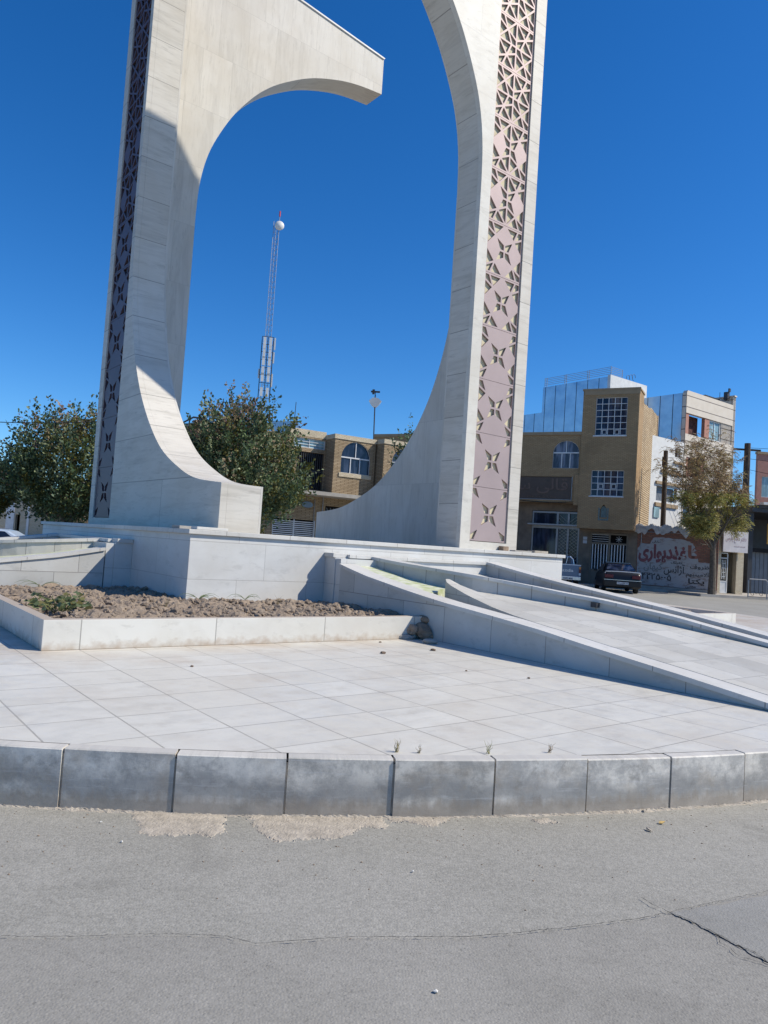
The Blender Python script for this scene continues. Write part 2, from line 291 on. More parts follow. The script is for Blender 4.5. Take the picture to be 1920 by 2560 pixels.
# ------------------------------------------------------------------ mesh helpers
class MB:
    def __init__(s): s.v = []; s.f = []; s.t = []
    def add(s, vs, fs, tint=None):
        k = len(s.v); s.v += [tuple(x) for x in vs]; s.f += [tuple(i + k for i in f) for f in fs]; s.t += [tint] * len(vs); return s
    def box(s, x0, x1, y0, y1, z0, z1, tint=None):
        x0, x1 = sorted((x0, x1)); y0, y1 = sorted((y0, y1)); z0, z1 = sorted((z0, z1))
        return s.add([(x0, y0, z0), (x1, y0, z0), (x1, y1, z0), (x0, y1, z0), (x0, y0, z1), (x1, y0, z1), (x1, y1, z1), (x0, y1, z1)],
              [(0, 3, 2, 1), (4, 5, 6, 7), (0, 1, 5, 4), (1, 2, 6, 5), (2, 3, 7, 6), (3, 0, 4, 7)], tint)
    def prism(s, prof, axis, a0, a1):
        """profile (p,q) in the two other axes, extruded along axis"""
        n = len(prof)
        def mk(p, a):
            return {'x': (a, p[0], p[1]), 'y': (p[0], a, p[1]), 'z': (p[0], p[1], a)}[axis]
        vs = [mk(p, a0) for p in prof] + [mk(p, a1) for p in prof]
        fs = [tuple(range(n)), tuple(range(2 * n - 1, n - 1, -1))] + [(i, (i + 1) % n, (i + 1) % n + n, i + n) for i in range(n)]
        return s.add(vs, fs)
    def tube(s, p0, p1, r0, r1=None, n=8, cap=True):
        r1 = r0 if r1 is None else r1; p0, p1 = Vector(p0), Vector(p1); d = (p1 - p0).normalized()
        a = d.orthogonal().normalized(); b = d.cross(a)
        vs = [p + (a * math.cos(t) + b * math.sin(t)) * r for p, r in ((p0, r0), (p1, r1)) for t in [2 * math.pi * i / n for i in range(n)]]
        fs = [(i, (i + 1) % n, (i + 1) % n + n, i + n) for i in range(n)]
        if cap: fs += [tuple(range(n))[::-1], tuple(range(n, 2 * n))]
        return s.add(vs, fs)
    def path(s, pts, rads, n=7):
        pts = [Vector(p) for p in pts]; rings = []; a = None
        for i, p in enumerate(pts):
            d = (pts[min(i + 1, len(pts) - 1)] - pts[max(i - 1, 0)]).normalized()
            a = d.orthogonal().normalized() if a is None else (a - d * a.dot(d)).normalized(); b = d.cross(a)
            rings += [p + (a * math.cos(2 * math.pi * j / n) + b * math.sin(2 * math.pi * j / n)) * rads[i] for j in range(n)]
        fs = [(i * n + j, i * n + (j + 1) % n, (i + 1) * n + (j + 1) % n, (i + 1) * n + j) for i in range(len(pts) - 1) for j in range(n)]
        fs += [tuple(range(n))[::-1], tuple(range((len(pts) - 1) * n, len(pts) * n))]
        return s.add(rings, fs)
    def loft(s, secs):
        n = len(secs[0]); vs = [p for c in secs for p in c]
        fs = [(i * n + j, i * n + (j + 1) % n, (i + 1) * n + (j + 1) % n, (i + 1) * n + j) for i in range(len(secs) - 1) for j in range(n)]
        fs += [tuple(range(n))[::-1], tuple(range((len(secs) - 1) * n, len(secs) * n))]
        return s.add(vs, fs)
    def blob(s, c, r, sub=2, rough=.25, seed=0, sq=(1, 1, 1)):
        bm = bmesh.new(); bmesh.ops.create_icosphere(bm, subdivisions=sub, radius=1); rr = random.Random(seed)
        k = [Vector((rr.uniform(-1, 1), rr.uniform(-1, 1), rr.uniform(-1, 1))).normalized() for _ in range(7)]
        am = [rr.uniform(-rough, rough) for _ in k]
        vs = []
        for v in bm.verts:
            q = 1 + sum(a * max(0, v.co.dot(d)) ** 2 for a, d in zip(am, k)) + rr.uniform(-.06, .06) * rough * 3
            vs.append((c[0] + v.co.x * r * q * sq[0], c[1] + v.co.y * r * q * sq[1], c[2] + v.co.z * r * q * sq[2]))
        fs = [tuple(x.index for x in f.verts) for f in bm.faces]; bm.free(); return s.add(vs, fs)
    def mesh(s, name, mat, uv=True, smooth=False, recalc=True):
        me = bpy.data.meshes.new(name); me.from_pydata(s.v, [], s.f)
        if any(t is not None for t in s.t):
            at = me.attributes.new('tint', 'FLOAT_COLOR', 'POINT')
            at.data.foreach_set('color', np.array([[*(t if isinstance(t, tuple) else (t or 0,) * 3), 1] for t in s.t], dtype=np.float32).ravel())
        if recalc:
            bm = bmesh.new(); bm.from_mesh(me); bmesh.ops.recalc_face_normals(bm, faces=bm.faces); bm.to_mesh(me); bm.free()
        if uv:
            L = me.uv_layers.new(name='UVMap'); d = L.data
            for p in me.polygons:
                nx, ny, nz = (abs(c) for c in p.normal)
                for li in p.loop_indices:
                    c = me.vertices[me.loops[li].vertex_index].co
                    d[li].uv = (c.x, c.y) if nz >= max(nx, ny) else ((c.y, c.z) if nx > ny else (c.x, c.z))
        if smooth:
            for p in me.polygons: p.use_smooth = True
        me.materials.append(M[mat] if isinstance(mat, str) else mat); return me
    def build(s, name, mat, parent=None, bevel=0, **kw):
        o = bpy.data.objects.new(name, s.mesh(name, mat, **kw)); COL.objects.link(o)
        if parent is not None: o.parent = parent
        if bevel:
            b = o.modifiers.new('bevel', 'BEVEL'); b.width = bevel; b.segments = 2; b.limit_method = 'ANGLE'; b.angle_limit = R(40)
        return o
def thing(name, label, cat, loc=(0, 0, 0), rz=0, group=None, scale=1):
    o = bpy.data.objects.new(name, None); COL.objects.link(o); o.location = loc; o.rotation_euler = (0, 0, rz); o.scale = (scale,) * 3
    return tag(o, label, cat, group)
def tag(o, label, cat, group=None):
    o['label'] = label; o['category'] = cat
    if group: o['group'] = group
    return o
def struct(o): o['kind'] = 'structure'; return o
def stuff(o): o['kind'] = 'stuff'; return o
def place(o, loc=(0, 0, 0), rz=0): o.location = loc; o.rotation_euler = (0, 0, rz); return o
def copy_tree(o, parent=None):
    c = o.copy(); COL.objects.link(c)
    if parent is not None: c.parent = parent
    for ch in list(o.children): copy_tree(ch, c)
    return c
def interp(x, xs, ys): return float(np.interp(x, xs, ys))

def text_obj(name, s, mat, x0, x1, z0, z1, y, parent, ext=.004, bold=0.0, slant=0):
    """letters standing in the local xz plane, facing -y, fitted to the box"""
    c = bpy.data.curves.new('lettering', 'FONT'); c.body = s; c.extrude = ext; c.offset = bold; c.size = 1; c.shear = slant
    t = bpy.data.objects.new('lettering_tmp', c); COL.objects.link(t)
    bpy.context.view_layer.update(); dg = bpy.context.evaluated_depsgraph_get()
    me = bpy.data.meshes.new_from_object(t.evaluated_get(dg)); bpy.data.objects.remove(t)
    n = len(me.vertices); a = np.empty(n * 3); me.vertices.foreach_get('co', a); a = a.reshape(-1, 3)
    lo, hi = a.min(0), a.max(0)
    b = np.empty_like(a); b[:, 0] = x0 + (a[:, 0] - lo[0]) / (hi[0] - lo[0]) * (x1 - x0)
    b[:, 2] = z0 + (a[:, 1] - lo[1]) / (hi[1] - lo[1]) * (z1 - z0); b[:, 1] = y - a[:, 2]
    me.vertices.foreach_set('co', b.ravel()); me.materials.clear(); me.materials.append(M[mat]); me.update()
    o = bpy.data.objects.new(name, me); COL.objects.link(o)
    if parent is not None: o.parent = parent
    return o

# ------------------------------------------------------------------ ground, road, roundabout
def loc(u, v, z=0): p = C0 + U * u + V * v; return (p.x, p.y, z)
CEN = C0 + U * 4.3 + V * 4.3; CEN = Vector((-2.08, 16.70, 0)); RK = 12.6; ZP = .33
struct(MB().add([(-400, -400, -.02), (400, -400, -.02), (400, 400, -.02), (-400, 400, -.02)], [(0, 1, 2, 3)]).build('ground', 'concrete'))
def ring(r0_, r1_, z, a0=0, a1=360, n=128):
    vs = []; 
    for i in range(n + 1):
        a = R(a0 + (a1 - a0) * i / n)
        for r in (r0_, r1_): vs.append((CEN.x + r * math.cos(a), CEN.y + r * math.sin(a), z))
    return MB().add(vs, [(2 * i, 2 * i + 1, 2 * i + 3, 2 * i + 2) for i in range(n)])
struct(MB().add([(-200, -60, 0), (200, -60, 0), (200, 60, 0), (-200, 60, 0)], [(0, 1, 2, 3)]).build('road', 'asphalt'))
def rough_sheet(name, outline, z, mat, jag=.012, sub=6):
    pts = []; rr = random.Random(len(outline))
    for i, p in enumerate(outline):
        q = outline[(i + 1) % len(outline)]; 
        for k in range(sub):
            t = k / sub; pts.append((p[0] + (q[0] - p[0]) * t + rr.uniform(-jag, jag), p[1] + (q[1] - p[1]) * t + rr.uniform(-jag, jag), z))
    return struct(MB().add(pts, [tuple(range(len(pts)))]).build(name, mat, recalc=False))
edge = [(-1.32, 2.81), (-1.11, 2.83), (-.9, 2.87), (-.72, 2.9), (-.51, 2.91), (-.38, 2.87), (-.23, 2.91), (-.05, 2.96), (.19, 2.99), (.43, 3.02), (.63, 3.07), (.94, 3.17), (1.23, 3.27), (1.56, 3.43), (1.97, 3.63)]
# worn lower course of asphalt in front of the camera (near lane)
out = [(-14, 2.1), (-8, 2.55), (-3, 2.75)] + edge + [(5, 4.9), (10, 8.2), (16, 14)]
pts = []; rr = random.Random(3)
for a, b in zip(out[:-1], out[1:]):
    L_ = math.dist(a, b); k = max(1, int(L_ / .03))
    for i in range(k):
        t = i / k; pts.append((a[0] + (b[0] - a[0]) * t, a[1] + (b[1] - a[1]) * t + rr.uniform(-.006, .006), .004))
pts += [(16, 14, .004), (40, 14, .004), (40, -40, .004), (-40, -40, .004), (-40, 1.0, .004)]
struct(MB().add(pts, [tuple(range(len(pts)))]).build('road_resurfacing', 'asphalt_b', recalc=False))
rough_sheet('road_patch', [(1.38, 3.35), (1.44, 3.29), (1.5, 3.21), (1.57, 3.09), (1.63, 2.98), (2.4, 2.3), (4.2, 3.2), (3.6, 4.25), (2.4, 3.8), (1.97, 3.6), (1.6, 3.43)], .008, 'asphalt_c', .008)
def crack(name, pts, wd):
    vs = []; rr = random.Random(5); P = []
    for a, b in zip(pts[:-1], pts[1:]):
        k = max(2, int(math.dist(a, b) / .012))
        P += [(a[0] + (b[0] - a[0]) * i / k, a[1] + (b[1] - a[1]) * i / k) for i in range(k)]
    P.append(pts[-1]); n = len(P)
    for i, p in enumerate(P):
        d = Vector((P[min(i + 1, n - 1)][0] - P[max(i - 1, 0)][0], P[min(i + 1, n - 1)][1] - P[max(i - 1, 0)][1])).normalized(); q = Vector((-d.y, d.x))
        ww = wd * (.25 + rr.random()) * (1 - .7 * abs(i / n - .55)); o = q * rr.uniform(-.004, .004)
        vs += [(p[0] + o.x + q.x * ww, p[1] + o.y + q.y * ww, .012), (p[0] + o.x - q.x * ww, p[1] + o.y - q.y * ww, .012)]
    return struct(MB().add(vs, [(2 * i, 2 * i + 1, 2 * i + 3, 2 * i + 2) for i in range(n - 1)]).build(name, 'crack', recalc=False))
crack('road_seam', [(x, y + .002) for x, y in edge], .0022)
crack('road_crack', [(1.3, 3.47), (1.33, 3.41), (1.38, 3.35), (1.44, 3.29), (1.5, 3.21), (1.53, 3.16), (1.57, 3.09), (1.61, 3.05), (1.63, 2.98), (1.75, 2.8), (1.9, 2.5)], .0032)
crack('road_crack', [(1.515, 3.17), (1.5, 3.11), (1.52, 3.08), (1.53, 3.01), (1.58, 2.98), (1.63, 2.96), (1.75, 2.86)], .0018)
# kerb
kb = MB(); a = -88.155 - 2.79 * 64; i = 0
while a < -88.155 - 2.79 * 64 + 360 - .01:
    rr = random.Random(i); t = (rr.random() * .7 + .05,) * 3; g = .028; dz = rr.uniform(-.004, .004); dr = rr.uniform(-.006, .006)
    S = []
    for k in range(4):
        an = R(a + g + (2.79 - 2 * g) * k / 3); c_, s_ = math.cos(an), math.sin(an)
        ro, ri = RK + dr, RK - .085
        S.append([(CEN.x + r_ * c_, CEN.y + r_ * s_, z_) for r_, z_ in ((ri, -.1), (ro, -.1), (ro, ZP - .008 + dz), (ro - .008, ZP + dz), (ri, ZP + dz))])
    n0 = len(kb.v); kb.loft(S)
    for j in range(n0, len(kb.v)): kb.t[j] = t
    a += 2.79; i += 1
kerb = kb.build('kerb', 'kerb'); me = kerb.data; d = me.uv_layers[0].data
for p in me.polygons:
    for li in p.loop_indices:
        c = me.vertices[me.loops[li].vertex_index].co; d[li].uv = (math.atan2(c.y - CEN.y, c.x - CEN.x) * RK, c.z)
struct(kerb)
struct(ring(RK - .09, RK - .03, ZP - .03, n=256).build('kerb_bedding', 'mortar', recalc=False))
fill = ring(RK - .035, RK - .03, 0, n=256)   # dark joint filler just behind the kerb faces
fb = MB(); n = 256
for i in range(n + 1):
    an = 2 * math.pi * i / n; fb.v += [(CEN.x + (RK - .009) * math.cos(an), CEN.y + (RK - .009) * math.sin(an), z) for z in (-.1, ZP - .03)]; fb.t += [None, None]
fb.f = [(2 * i, 2 * i + 2, 2 * i + 3, 2 * i + 1) for i in range(n)]
struct(fb.build('kerb_joint', 'mortar', recalc=False))
# plaza paving: disc mesh lying in the tile frame
TT = R(38.3); TO = Vector((-2.307, 5.683, 0)); ct, st = math.cos(-TT), math.sin(-TT)
vs = [];
for i in range(160):
    an = 2 * math.pi * i / 160; p = Vector((CEN.x + (RK - .085) * math.cos(an), CEN.y + (RK - .085) * math.sin(an), 0)) - TO
    vs.append((p.x * ct - p.y * st, p.x * st + p.y * ct, 0))
pl = MB().add(vs, [tuple(range(160))]).build('plaza_paving', 'tiles', recalc=False); place(pl, (TO.x, TO.y, ZP), TT); struct(pl)
# mortar and rubble along the foot of the kerb
rb = MB(); rr = random.Random(11); n = 700; rings = []
for i in range(n + 1):
    an = R(-104 + 50 * i / n); base = .004 + .024 * max(0, math.sin(i * .09) * math.sin(i * .031)) * rr.random(); row = []
    spill = .0
    for j in range(6):
        r_ = RK - .004 + (base + .02) * j / 5 + rr.uniform(-.004, .004); h = (.012 - .0135 * j / 5) * (.5 + rr.random()) 
        row.append((CEN.x + r_ * math.cos(an), CEN.y + r_ * math.sin(an), h))
    rings += row
rb.add(rings, [(i * 6 + j, (i + 1) * 6 + j, (i + 1) * 6 + j + 1, i * 6 + j + 1) for i in range(n) for j in range(5)])
struct(rb.build('kerb_mortar_fillet', 'mortar', recalc=False))
def spill(name, outl, seed, h=.006):
    rr = random.Random(seed); poly = outl; xs = [p[0] for p in poly]; ys = [p[1] for p in poly]
    def inside(x, y):
        c = False
        for (x0, y0), (x1, y1) in zip(poly, poly[1:] + poly[:1]):
            if (y0 > y) != (y1 > y) and x < (x1 - x0) * (y - y0) / (y1 - y0) + x0: c = not c
        return c
    def dist(x, y):
        m_ = 9
        for (x0, y0), (x1, y1) in zip(poly, poly[1:] + poly[:1]):
            dx, dy = x1 - x0, y1 - y0; t = max(0, min(1, ((x - x0) * dx + (y - y0) * dy) / (dx * dx + dy * dy + 1e-9))); m_ = min(m_, math.hypot(x - x0 - dx * t, y - y0 - dy * t))
        return m_
    st_ = .0085; nx = int((max(xs) - min(xs)) / st_) + 8; ny = int((max(ys) - min(ys)) / st_) + 8; vs = []
    for j in range(ny):
        for i in range(nx):
            x = min(xs) - .03 + i * st_; y = min(ys) - .03 + j * st_; d_ = dist(x, y) * (1 if inside(x, y) else -1) + rr.uniform(-.014, .014) + .012 * math.sin(x * 60) * math.sin(y * 47)
            z = -.006 if d_ < 0 else min(h, .0015 + d_ * .12) * (.6 + .45 * rr.random()) + .0015
            vs.append((x, y, z))
    return struct(MB().add(vs, [(j * nx + i, j * nx + i + 1, (j + 1) * nx + i + 1, (j + 1) * nx + i) for j in range(ny - 1) for i in range(nx - 1)]).build(name, 'mortar', recalc=False))
spill('mortar_spill', [(-1.29, 4.17), (-1.14, 4.20), (-1.0, 4.18), (-.78, 4.19), (-.72, 3.93), (-.79, 3.85), (-.86, 3.88), (-1.0, 3.84), (-1.09, 3.83), (-1.15, 3.84), (-1.19, 3.97), (-1.24, 4.04)], 1)
spill('mortar_spill', [(-.68, 4.22), (-.52, 4.24), (-.36, 4.23), (.11, 4.29), (.13, 4.12), (-.01, 4.12), (-.06, 4.0), (-.15, 3.94), (-.32, 3.90), (-.43, 3.85), (-.5, 3.9), (-.6, 4.06)], 2)
spill('mortar_spill', [(.12, 4.29), (.34, 4.33), (.52, 4.36), (.47, 4.28), (.38, 4.18), (.26, 4.24), (.15, 4.22)], 3)
spill('mortar_spill', [(.98, 4.42), (1.08, 4.45), (1.14, 4.40), (1.07, 4.35), (1.0, 4.36)], 4, .008)
# far pavements
struct(MB().prism([(-60, 34), (-24, 38.6), (-8, 40.0), (2, 40.2), (8, 41.0), (13, 42.4), (16.2, 41.5), (17.0, 39.0), (21.3, 39.8), (30, 44), (60, 60), (60, 90), (-60, 90)], 'z', -.05, .14).build('pavement', 'pave'))

# ------------------------------------------------------------------ plinth
pz0, pz1 = ZP, 1.618
def shift(mb, dx, dy, dz=0): mb.v = [(x + dx, y + dy, z + dz) for x, y, z in mb.v]; return mb
pr = thing('monument_plinth', 'raised square plinth of pale marble slabs carrying the two towers', 'plinth', loc(0, 0, ZP), TH)
shift(MB().box(0, 8.51, 0, 8.59, ZP, 1.548), 0, 0, -ZP).build('slab_wall', 'marble', pr)
shift(MB().box(-.045, 8.555, -.045, 8.635, 1.550, 1.618), 0, 0, -ZP).build('coping', 'cap', pr, bevel=.006)

# ------------------------------------------------------------------ towers
def cr(pts, n=5):
    out = []
    for i in range(len(pts) - 1):
        p0, p1, p2, p3 = pts[max(i - 1, 0)], pts[i], pts[i + 1], pts[min(i + 2, len(pts) - 1)]
        for k in range(n):
            t = k / n; f = lambda a, b, c, d: .5 * (2 * b + (c - a) * t + (2 * a - 5 * b + 4 * c - d) * t * t + (3 * b - a - 3 * c + d) * t ** 3)
            out.append((f(p0[0], p1[0], p2[0], p3[0]), f(p0[1], p1[1], p2[1], p3[1])))
    return out + [pts[-1]]
Z0 = 1.618
FL = cr([(.8, 2.41), (1.85, 2.52), (2.64, 2.745), (3.54, 3.14), (4.28, 3.70), (4.9, 4.355), (5.35, 5.03), (5.66, 5.7), (5.90, 6.45), (6.05, 7.2), (6.12, 8.0)])
AR = cr([(2.53, 9.4), (2.56, 10.1), (2.66, 10.75), (2.86, 11.38), (3.27, 12.2), (3.7, 12.82), (4.1, 13.28), (4.62, 13.72), (5.47, 14.25), (6.35, 14.60), (7.08, 14.78), (7.92, 14.88)])
ATOP = [(6.12, 16.6), (6.40, 17.2), (6.9, 18.7), (7.8, 18.9)]
BTOP = [(7.92, 15.93), (4.95, 16.22), (3.7, 16.6), (2.77, 17.3), (2.06, 17.2), (1.5, 17.2), (.8, 17.2)]
def aprof(v1): return [(.8, Z0)] + FL + [(6.12, 16.6), (6.40, 17.2), (6.9, 18.7), (7.1, 18.7), (7.4, 17.25), (v1, 17.2), (v1, Z0)] if v1 > 6.9 else [(.8, Z0)] + FL + [(6.12, 16.6), (v1, 16.9), (v1, Z0)]
def bprof(u0_):
    tz = interp(u0_, [.8, 1.5, 2.06, 2.77], [17.2, 17.2, 17.2, 17.3]); mid = [p for p in BTOP if p[0] > u0_ + .01]
    if u0_ < 2.53: return [(u0_, Z0), (2.53, Z0)] + AR + mid + [(u0_, tz)]
OX, OY = 1.6, 7.0
def sh(mb): return shift(mb, -OX, -OY, -Z0)
rtA = thing('monument_tower', 'left marble tower with a curved foot and an arm arching to the right', 'tower', loc(OX, OY, Z0), TH, 'twin marble towers of the monument')
HWL = [(6.30, 7.50), (1.13, 2.25)]
# wall along v (curved foot)
c1 = MB(); c1.prism(aprof(7.68), 'x', .92, 1.52); c1.prism(aprof(6.30), 'x', .80, .918); c1.box(.80, .918, 7.50, 7.68, Z0, 17.2); c1.box(.80, 1.13, 7.682, 7.80, Z0, 17.2)
c1.box(.80, .918, 6.302, 7.498, Z0, 1.78); c1.prism([(6.302, 16.75), (7.498, 16.75), (7.498, 17.22), (7.4, 17.25), (7.1, 18.7), (6.9, 18.7), (6.40, 17.2), (6.302, 17.0)], 'x', .80, .918)
sh(c1).build('curved_foot_wall', 'trav_h', rtA)
q = [p for p in aprof(7.06)]
sh(MB().prism([(p[0], p[1]) for p in ([(.8, Z0)] + FL + [(6.12, 16.6), (6.40, 17.2), (6.9, 18.7), (7.058, 18.72), (7.058, Z0)])], 'x', 1.522, 1.56)).build('curved_foot_lining', 'trav_v', rtA)
# wall along u (arch arm)
c2 = MB(); c2.prism(bprof(1.562), 'y', 7.10, 7.678); sh(c2).build('arch_wall', 'trav_h', rtA)
sh(MB().prism(bprof(1.562), 'y', 7.06, 7.098)).build('arch_facing', 'trav_v', rtA)
c3 = MB(); c3.prism(bprof(2.25), 'y', 7.68, 7.80); c3.box(1.132, 2.248, 7.68, 7.80, Z0, 1.78); c3.box(1.132, 2.248, 7.68, 7.80, 16.75, 17.0)
sh(c3).build('arch_back_facing', 'trav_d', rtA)
fl_ = MB()
for a_, b_ in zip(BTOP[:-3], BTOP[1:-2]):
    fl_.prism([(a_[0] + .0, a_[1] + .004), (b_[0], b_[1] + .004), (b_[0], b_[1] + .045), (a_[0] + .03, a_[1] + .045)], 'y', 7.03, 7.83)
sh(fl_).build('top_flashing', 'white_paint', rtA)
# pierced panels
def inset(poly, ds):
    n = len(poly); ar = sum(poly[i][0] * poly[(i + 1) % n][1] - poly[(i + 1) % n][0] * poly[i][1] for i in range(n))
    if ar < 0: poly = poly[::-1]; 
    L_ = []
    for i in range(n):
        (x0, y0), (x1, y1) = poly[i], poly[(i + 1) % n]; dx, dy = x1 - x0, y1 - y0; l = math.hypot(dx, dy); nx, ny = -dy / l, dx / l
        b = all(abs(abs(c) - .5) < 1e-6 for c in ((x0, x1) if abs(dx) < 1e-9 else (y0, y1) if abs(dy) < 1e-9 else (0, 0)))
        e = ds[1] if b else ds[0]; L_.append((nx, ny, nx * x0 + ny * y0 + e))
    out = []
    for i in range(n):
        a1, b1, c1 = L_[i - 1]; a2, b2, c2 = L_[i]; det = a1 * b2 - a2 * b1; out.append(((c1 * b2 - c2 * b1) / det, (a1 * c2 - a2 * c1) / det))
    return out
def cell(level, w, h, th=.045):
    K = [[(0, 0), (.13, 0), (.25, .25), (0, .13)], [(.5, .5), (.37, .5), (.25, .25), (.5, .37)]]
    if level >= 1: K.append([(.5, 0), (.5, .37), (.25, .25)])
    if level >= 2: K.append([(0, .5), (.25, .25), (.37, .5)])
    if level >= 3: K.append([(0, .13), (.25, .25), (0, .5)])
    if level >= 4: K.append([(.13, 0), (.5, 0), (.25, .25)])
    holes = []
    for k in K:
        for sx in (1, -1):
            for sy in (1, -1): holes.append([(x * w, y * h + h / 2) for x, y in inset([(p[0] * sx, p[1] * sy) for p in k], (.0185, .034))])
    outer = [(-w / 2 + .004, .004), (w / 2 - .004, .004), (w / 2 - .004, h - .004), (-w / 2 + .004, h - .004)]
    polys = [[Vector((x, y, 0)) for x, y in P] for P in [outer] + holes]
    flat = [p for P in polys for p in P]; tris = tessellate_polygon(polys)
    mb = MB(); n = len(flat)
    vs = [(p.x, 0, p.y) for p in flat] + [(p.x, th, p.y) for p in flat]; fs = []
    for t in tris:
        a_, b_, c_ = (flat[i] for i in t); cr_ = (b_ - a_).cross(c_ - a_).z
        if abs(cr_) < 1e-9: continue
        t = tuple(t) if cr_ > 0 else tuple(t)[::-1]
        fs.append(t)                       # (x,0,z): ccw in xz seen from -y
    k0 = 0
    for P in polys:
        m_ = len(P)
        for i in range(m_): fs.append((k0 + i, k0 + (i + 1) % m_, k0 + (i + 1) % m_ + n, k0 + i + n))
        k0 += m_
    mb.add(vs, fs); return mb
LV = [0, 0, 1, 1, 2, 2, 3, 3, 4, 4, 4, 4, 4]
HC = 1.147
def panels(root, w, cx, cy, rot, pm='panel', bm_='panel_back'):
    M_ = Matrix.Rotation(rot, 4, 'Z')
    for i, lv in enumerate(LV):
        mb = cell(lv, w, HC); off = Vector((cx - OX, cy - OY, 1.79 - Z0 + i * HC))
        mb.v = [tuple(M_ @ Vector(p) + off) for p in mb.v]; mb.build('pierced_panel', pm, root, recalc=False)
    b = MB(); zt = 1.785 + len(LV) * HC
    b.box(-w / 2, w / 2, .0475, .0585, 1.79, zt - .01); mb = b; mb.v = [tuple(M_ @ Vector(p) + Vector((cx - OX, cy - OY, -Z0))) for p in mb.v]; mb.build('panel_backing', bm_, root)
# front of a cell faces local -y; on the v-wall it must face -u, on the back of the u-wall +v
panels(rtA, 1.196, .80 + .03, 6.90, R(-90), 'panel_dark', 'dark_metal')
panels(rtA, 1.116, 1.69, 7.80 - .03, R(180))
rtB = copy_tree(rtA); cc = Vector((4.355, 4.30)); q = loc(2 * cc.x - OX, 2 * cc.y - OY, Z0)
rtB.location = q; rtB.rotation_euler = (0, 0, TH + math.pi)
rtB['label'] = 'right marble tower with a sunlit strip of pierced mauve panels down its front'

# ------------------------------------------------------------------ water ramps
fv = lambda v: interp(v, [-8.3, -7.8, -7.18, -6.36, -5.83, -5.24, -4.6, -3.75, -2.8, -2.06, -1.09, -.48, 0], [.335, .355, .40, .50, .56, .626, .707, .79, .87, .965, 1.10, 1.225, 1.31])
def wallstrip(mp, pts, th, zb, top=0.0, over=0.0):
    """pts (s,t,z) near-face line; th = thickness towards +s side normal"""
    S = []; n = len(pts)
    for i, (s_, t_, z_) in enumerate(pts):
        a_ = pts[max(i - 1, 0)]; b_ = pts[min(i + 1, n - 1)]; d_ = Vector((b_[0] - a_[0], b_[1] - a_[1])).normalized(); nn = Vector((-d_.y, d_.x))   # left of travel (-t) = +s
        p = [(s_ - nn.x * over, t_ - nn.y * over), (s_ + nn.x * (th + over), t_ + nn.y * (th + over))]
        z0_ = zb if not callable(zb) else zb(t_, z_)
        S.append([mp(*p[0], z0_), mp(*p[1], z0_), mp(*p[1], z_ + top), mp(*p[0], z_ + top)])
    return MB().loft(S)
def dense(pts, n=4):
    o = []
    for i in range(len(pts) - 1):
        p0, p1, p2, p3 = pts[max(i - 1, 0)], pts[i], pts[i + 1], pts[min(i + 2, len(pts) - 1)]
        for k in range(n):
            t = k / n; o.append(tuple(.5 * (2 * b + (c - a) * t + (2 * a - 5 * b + 4 * c - d) * t * t + (3 * b - a - 3 * c + d) * t ** 3) for a, b, c, d in zip(p0, p1, p2, p3)))
    return o + [pts[-1]]
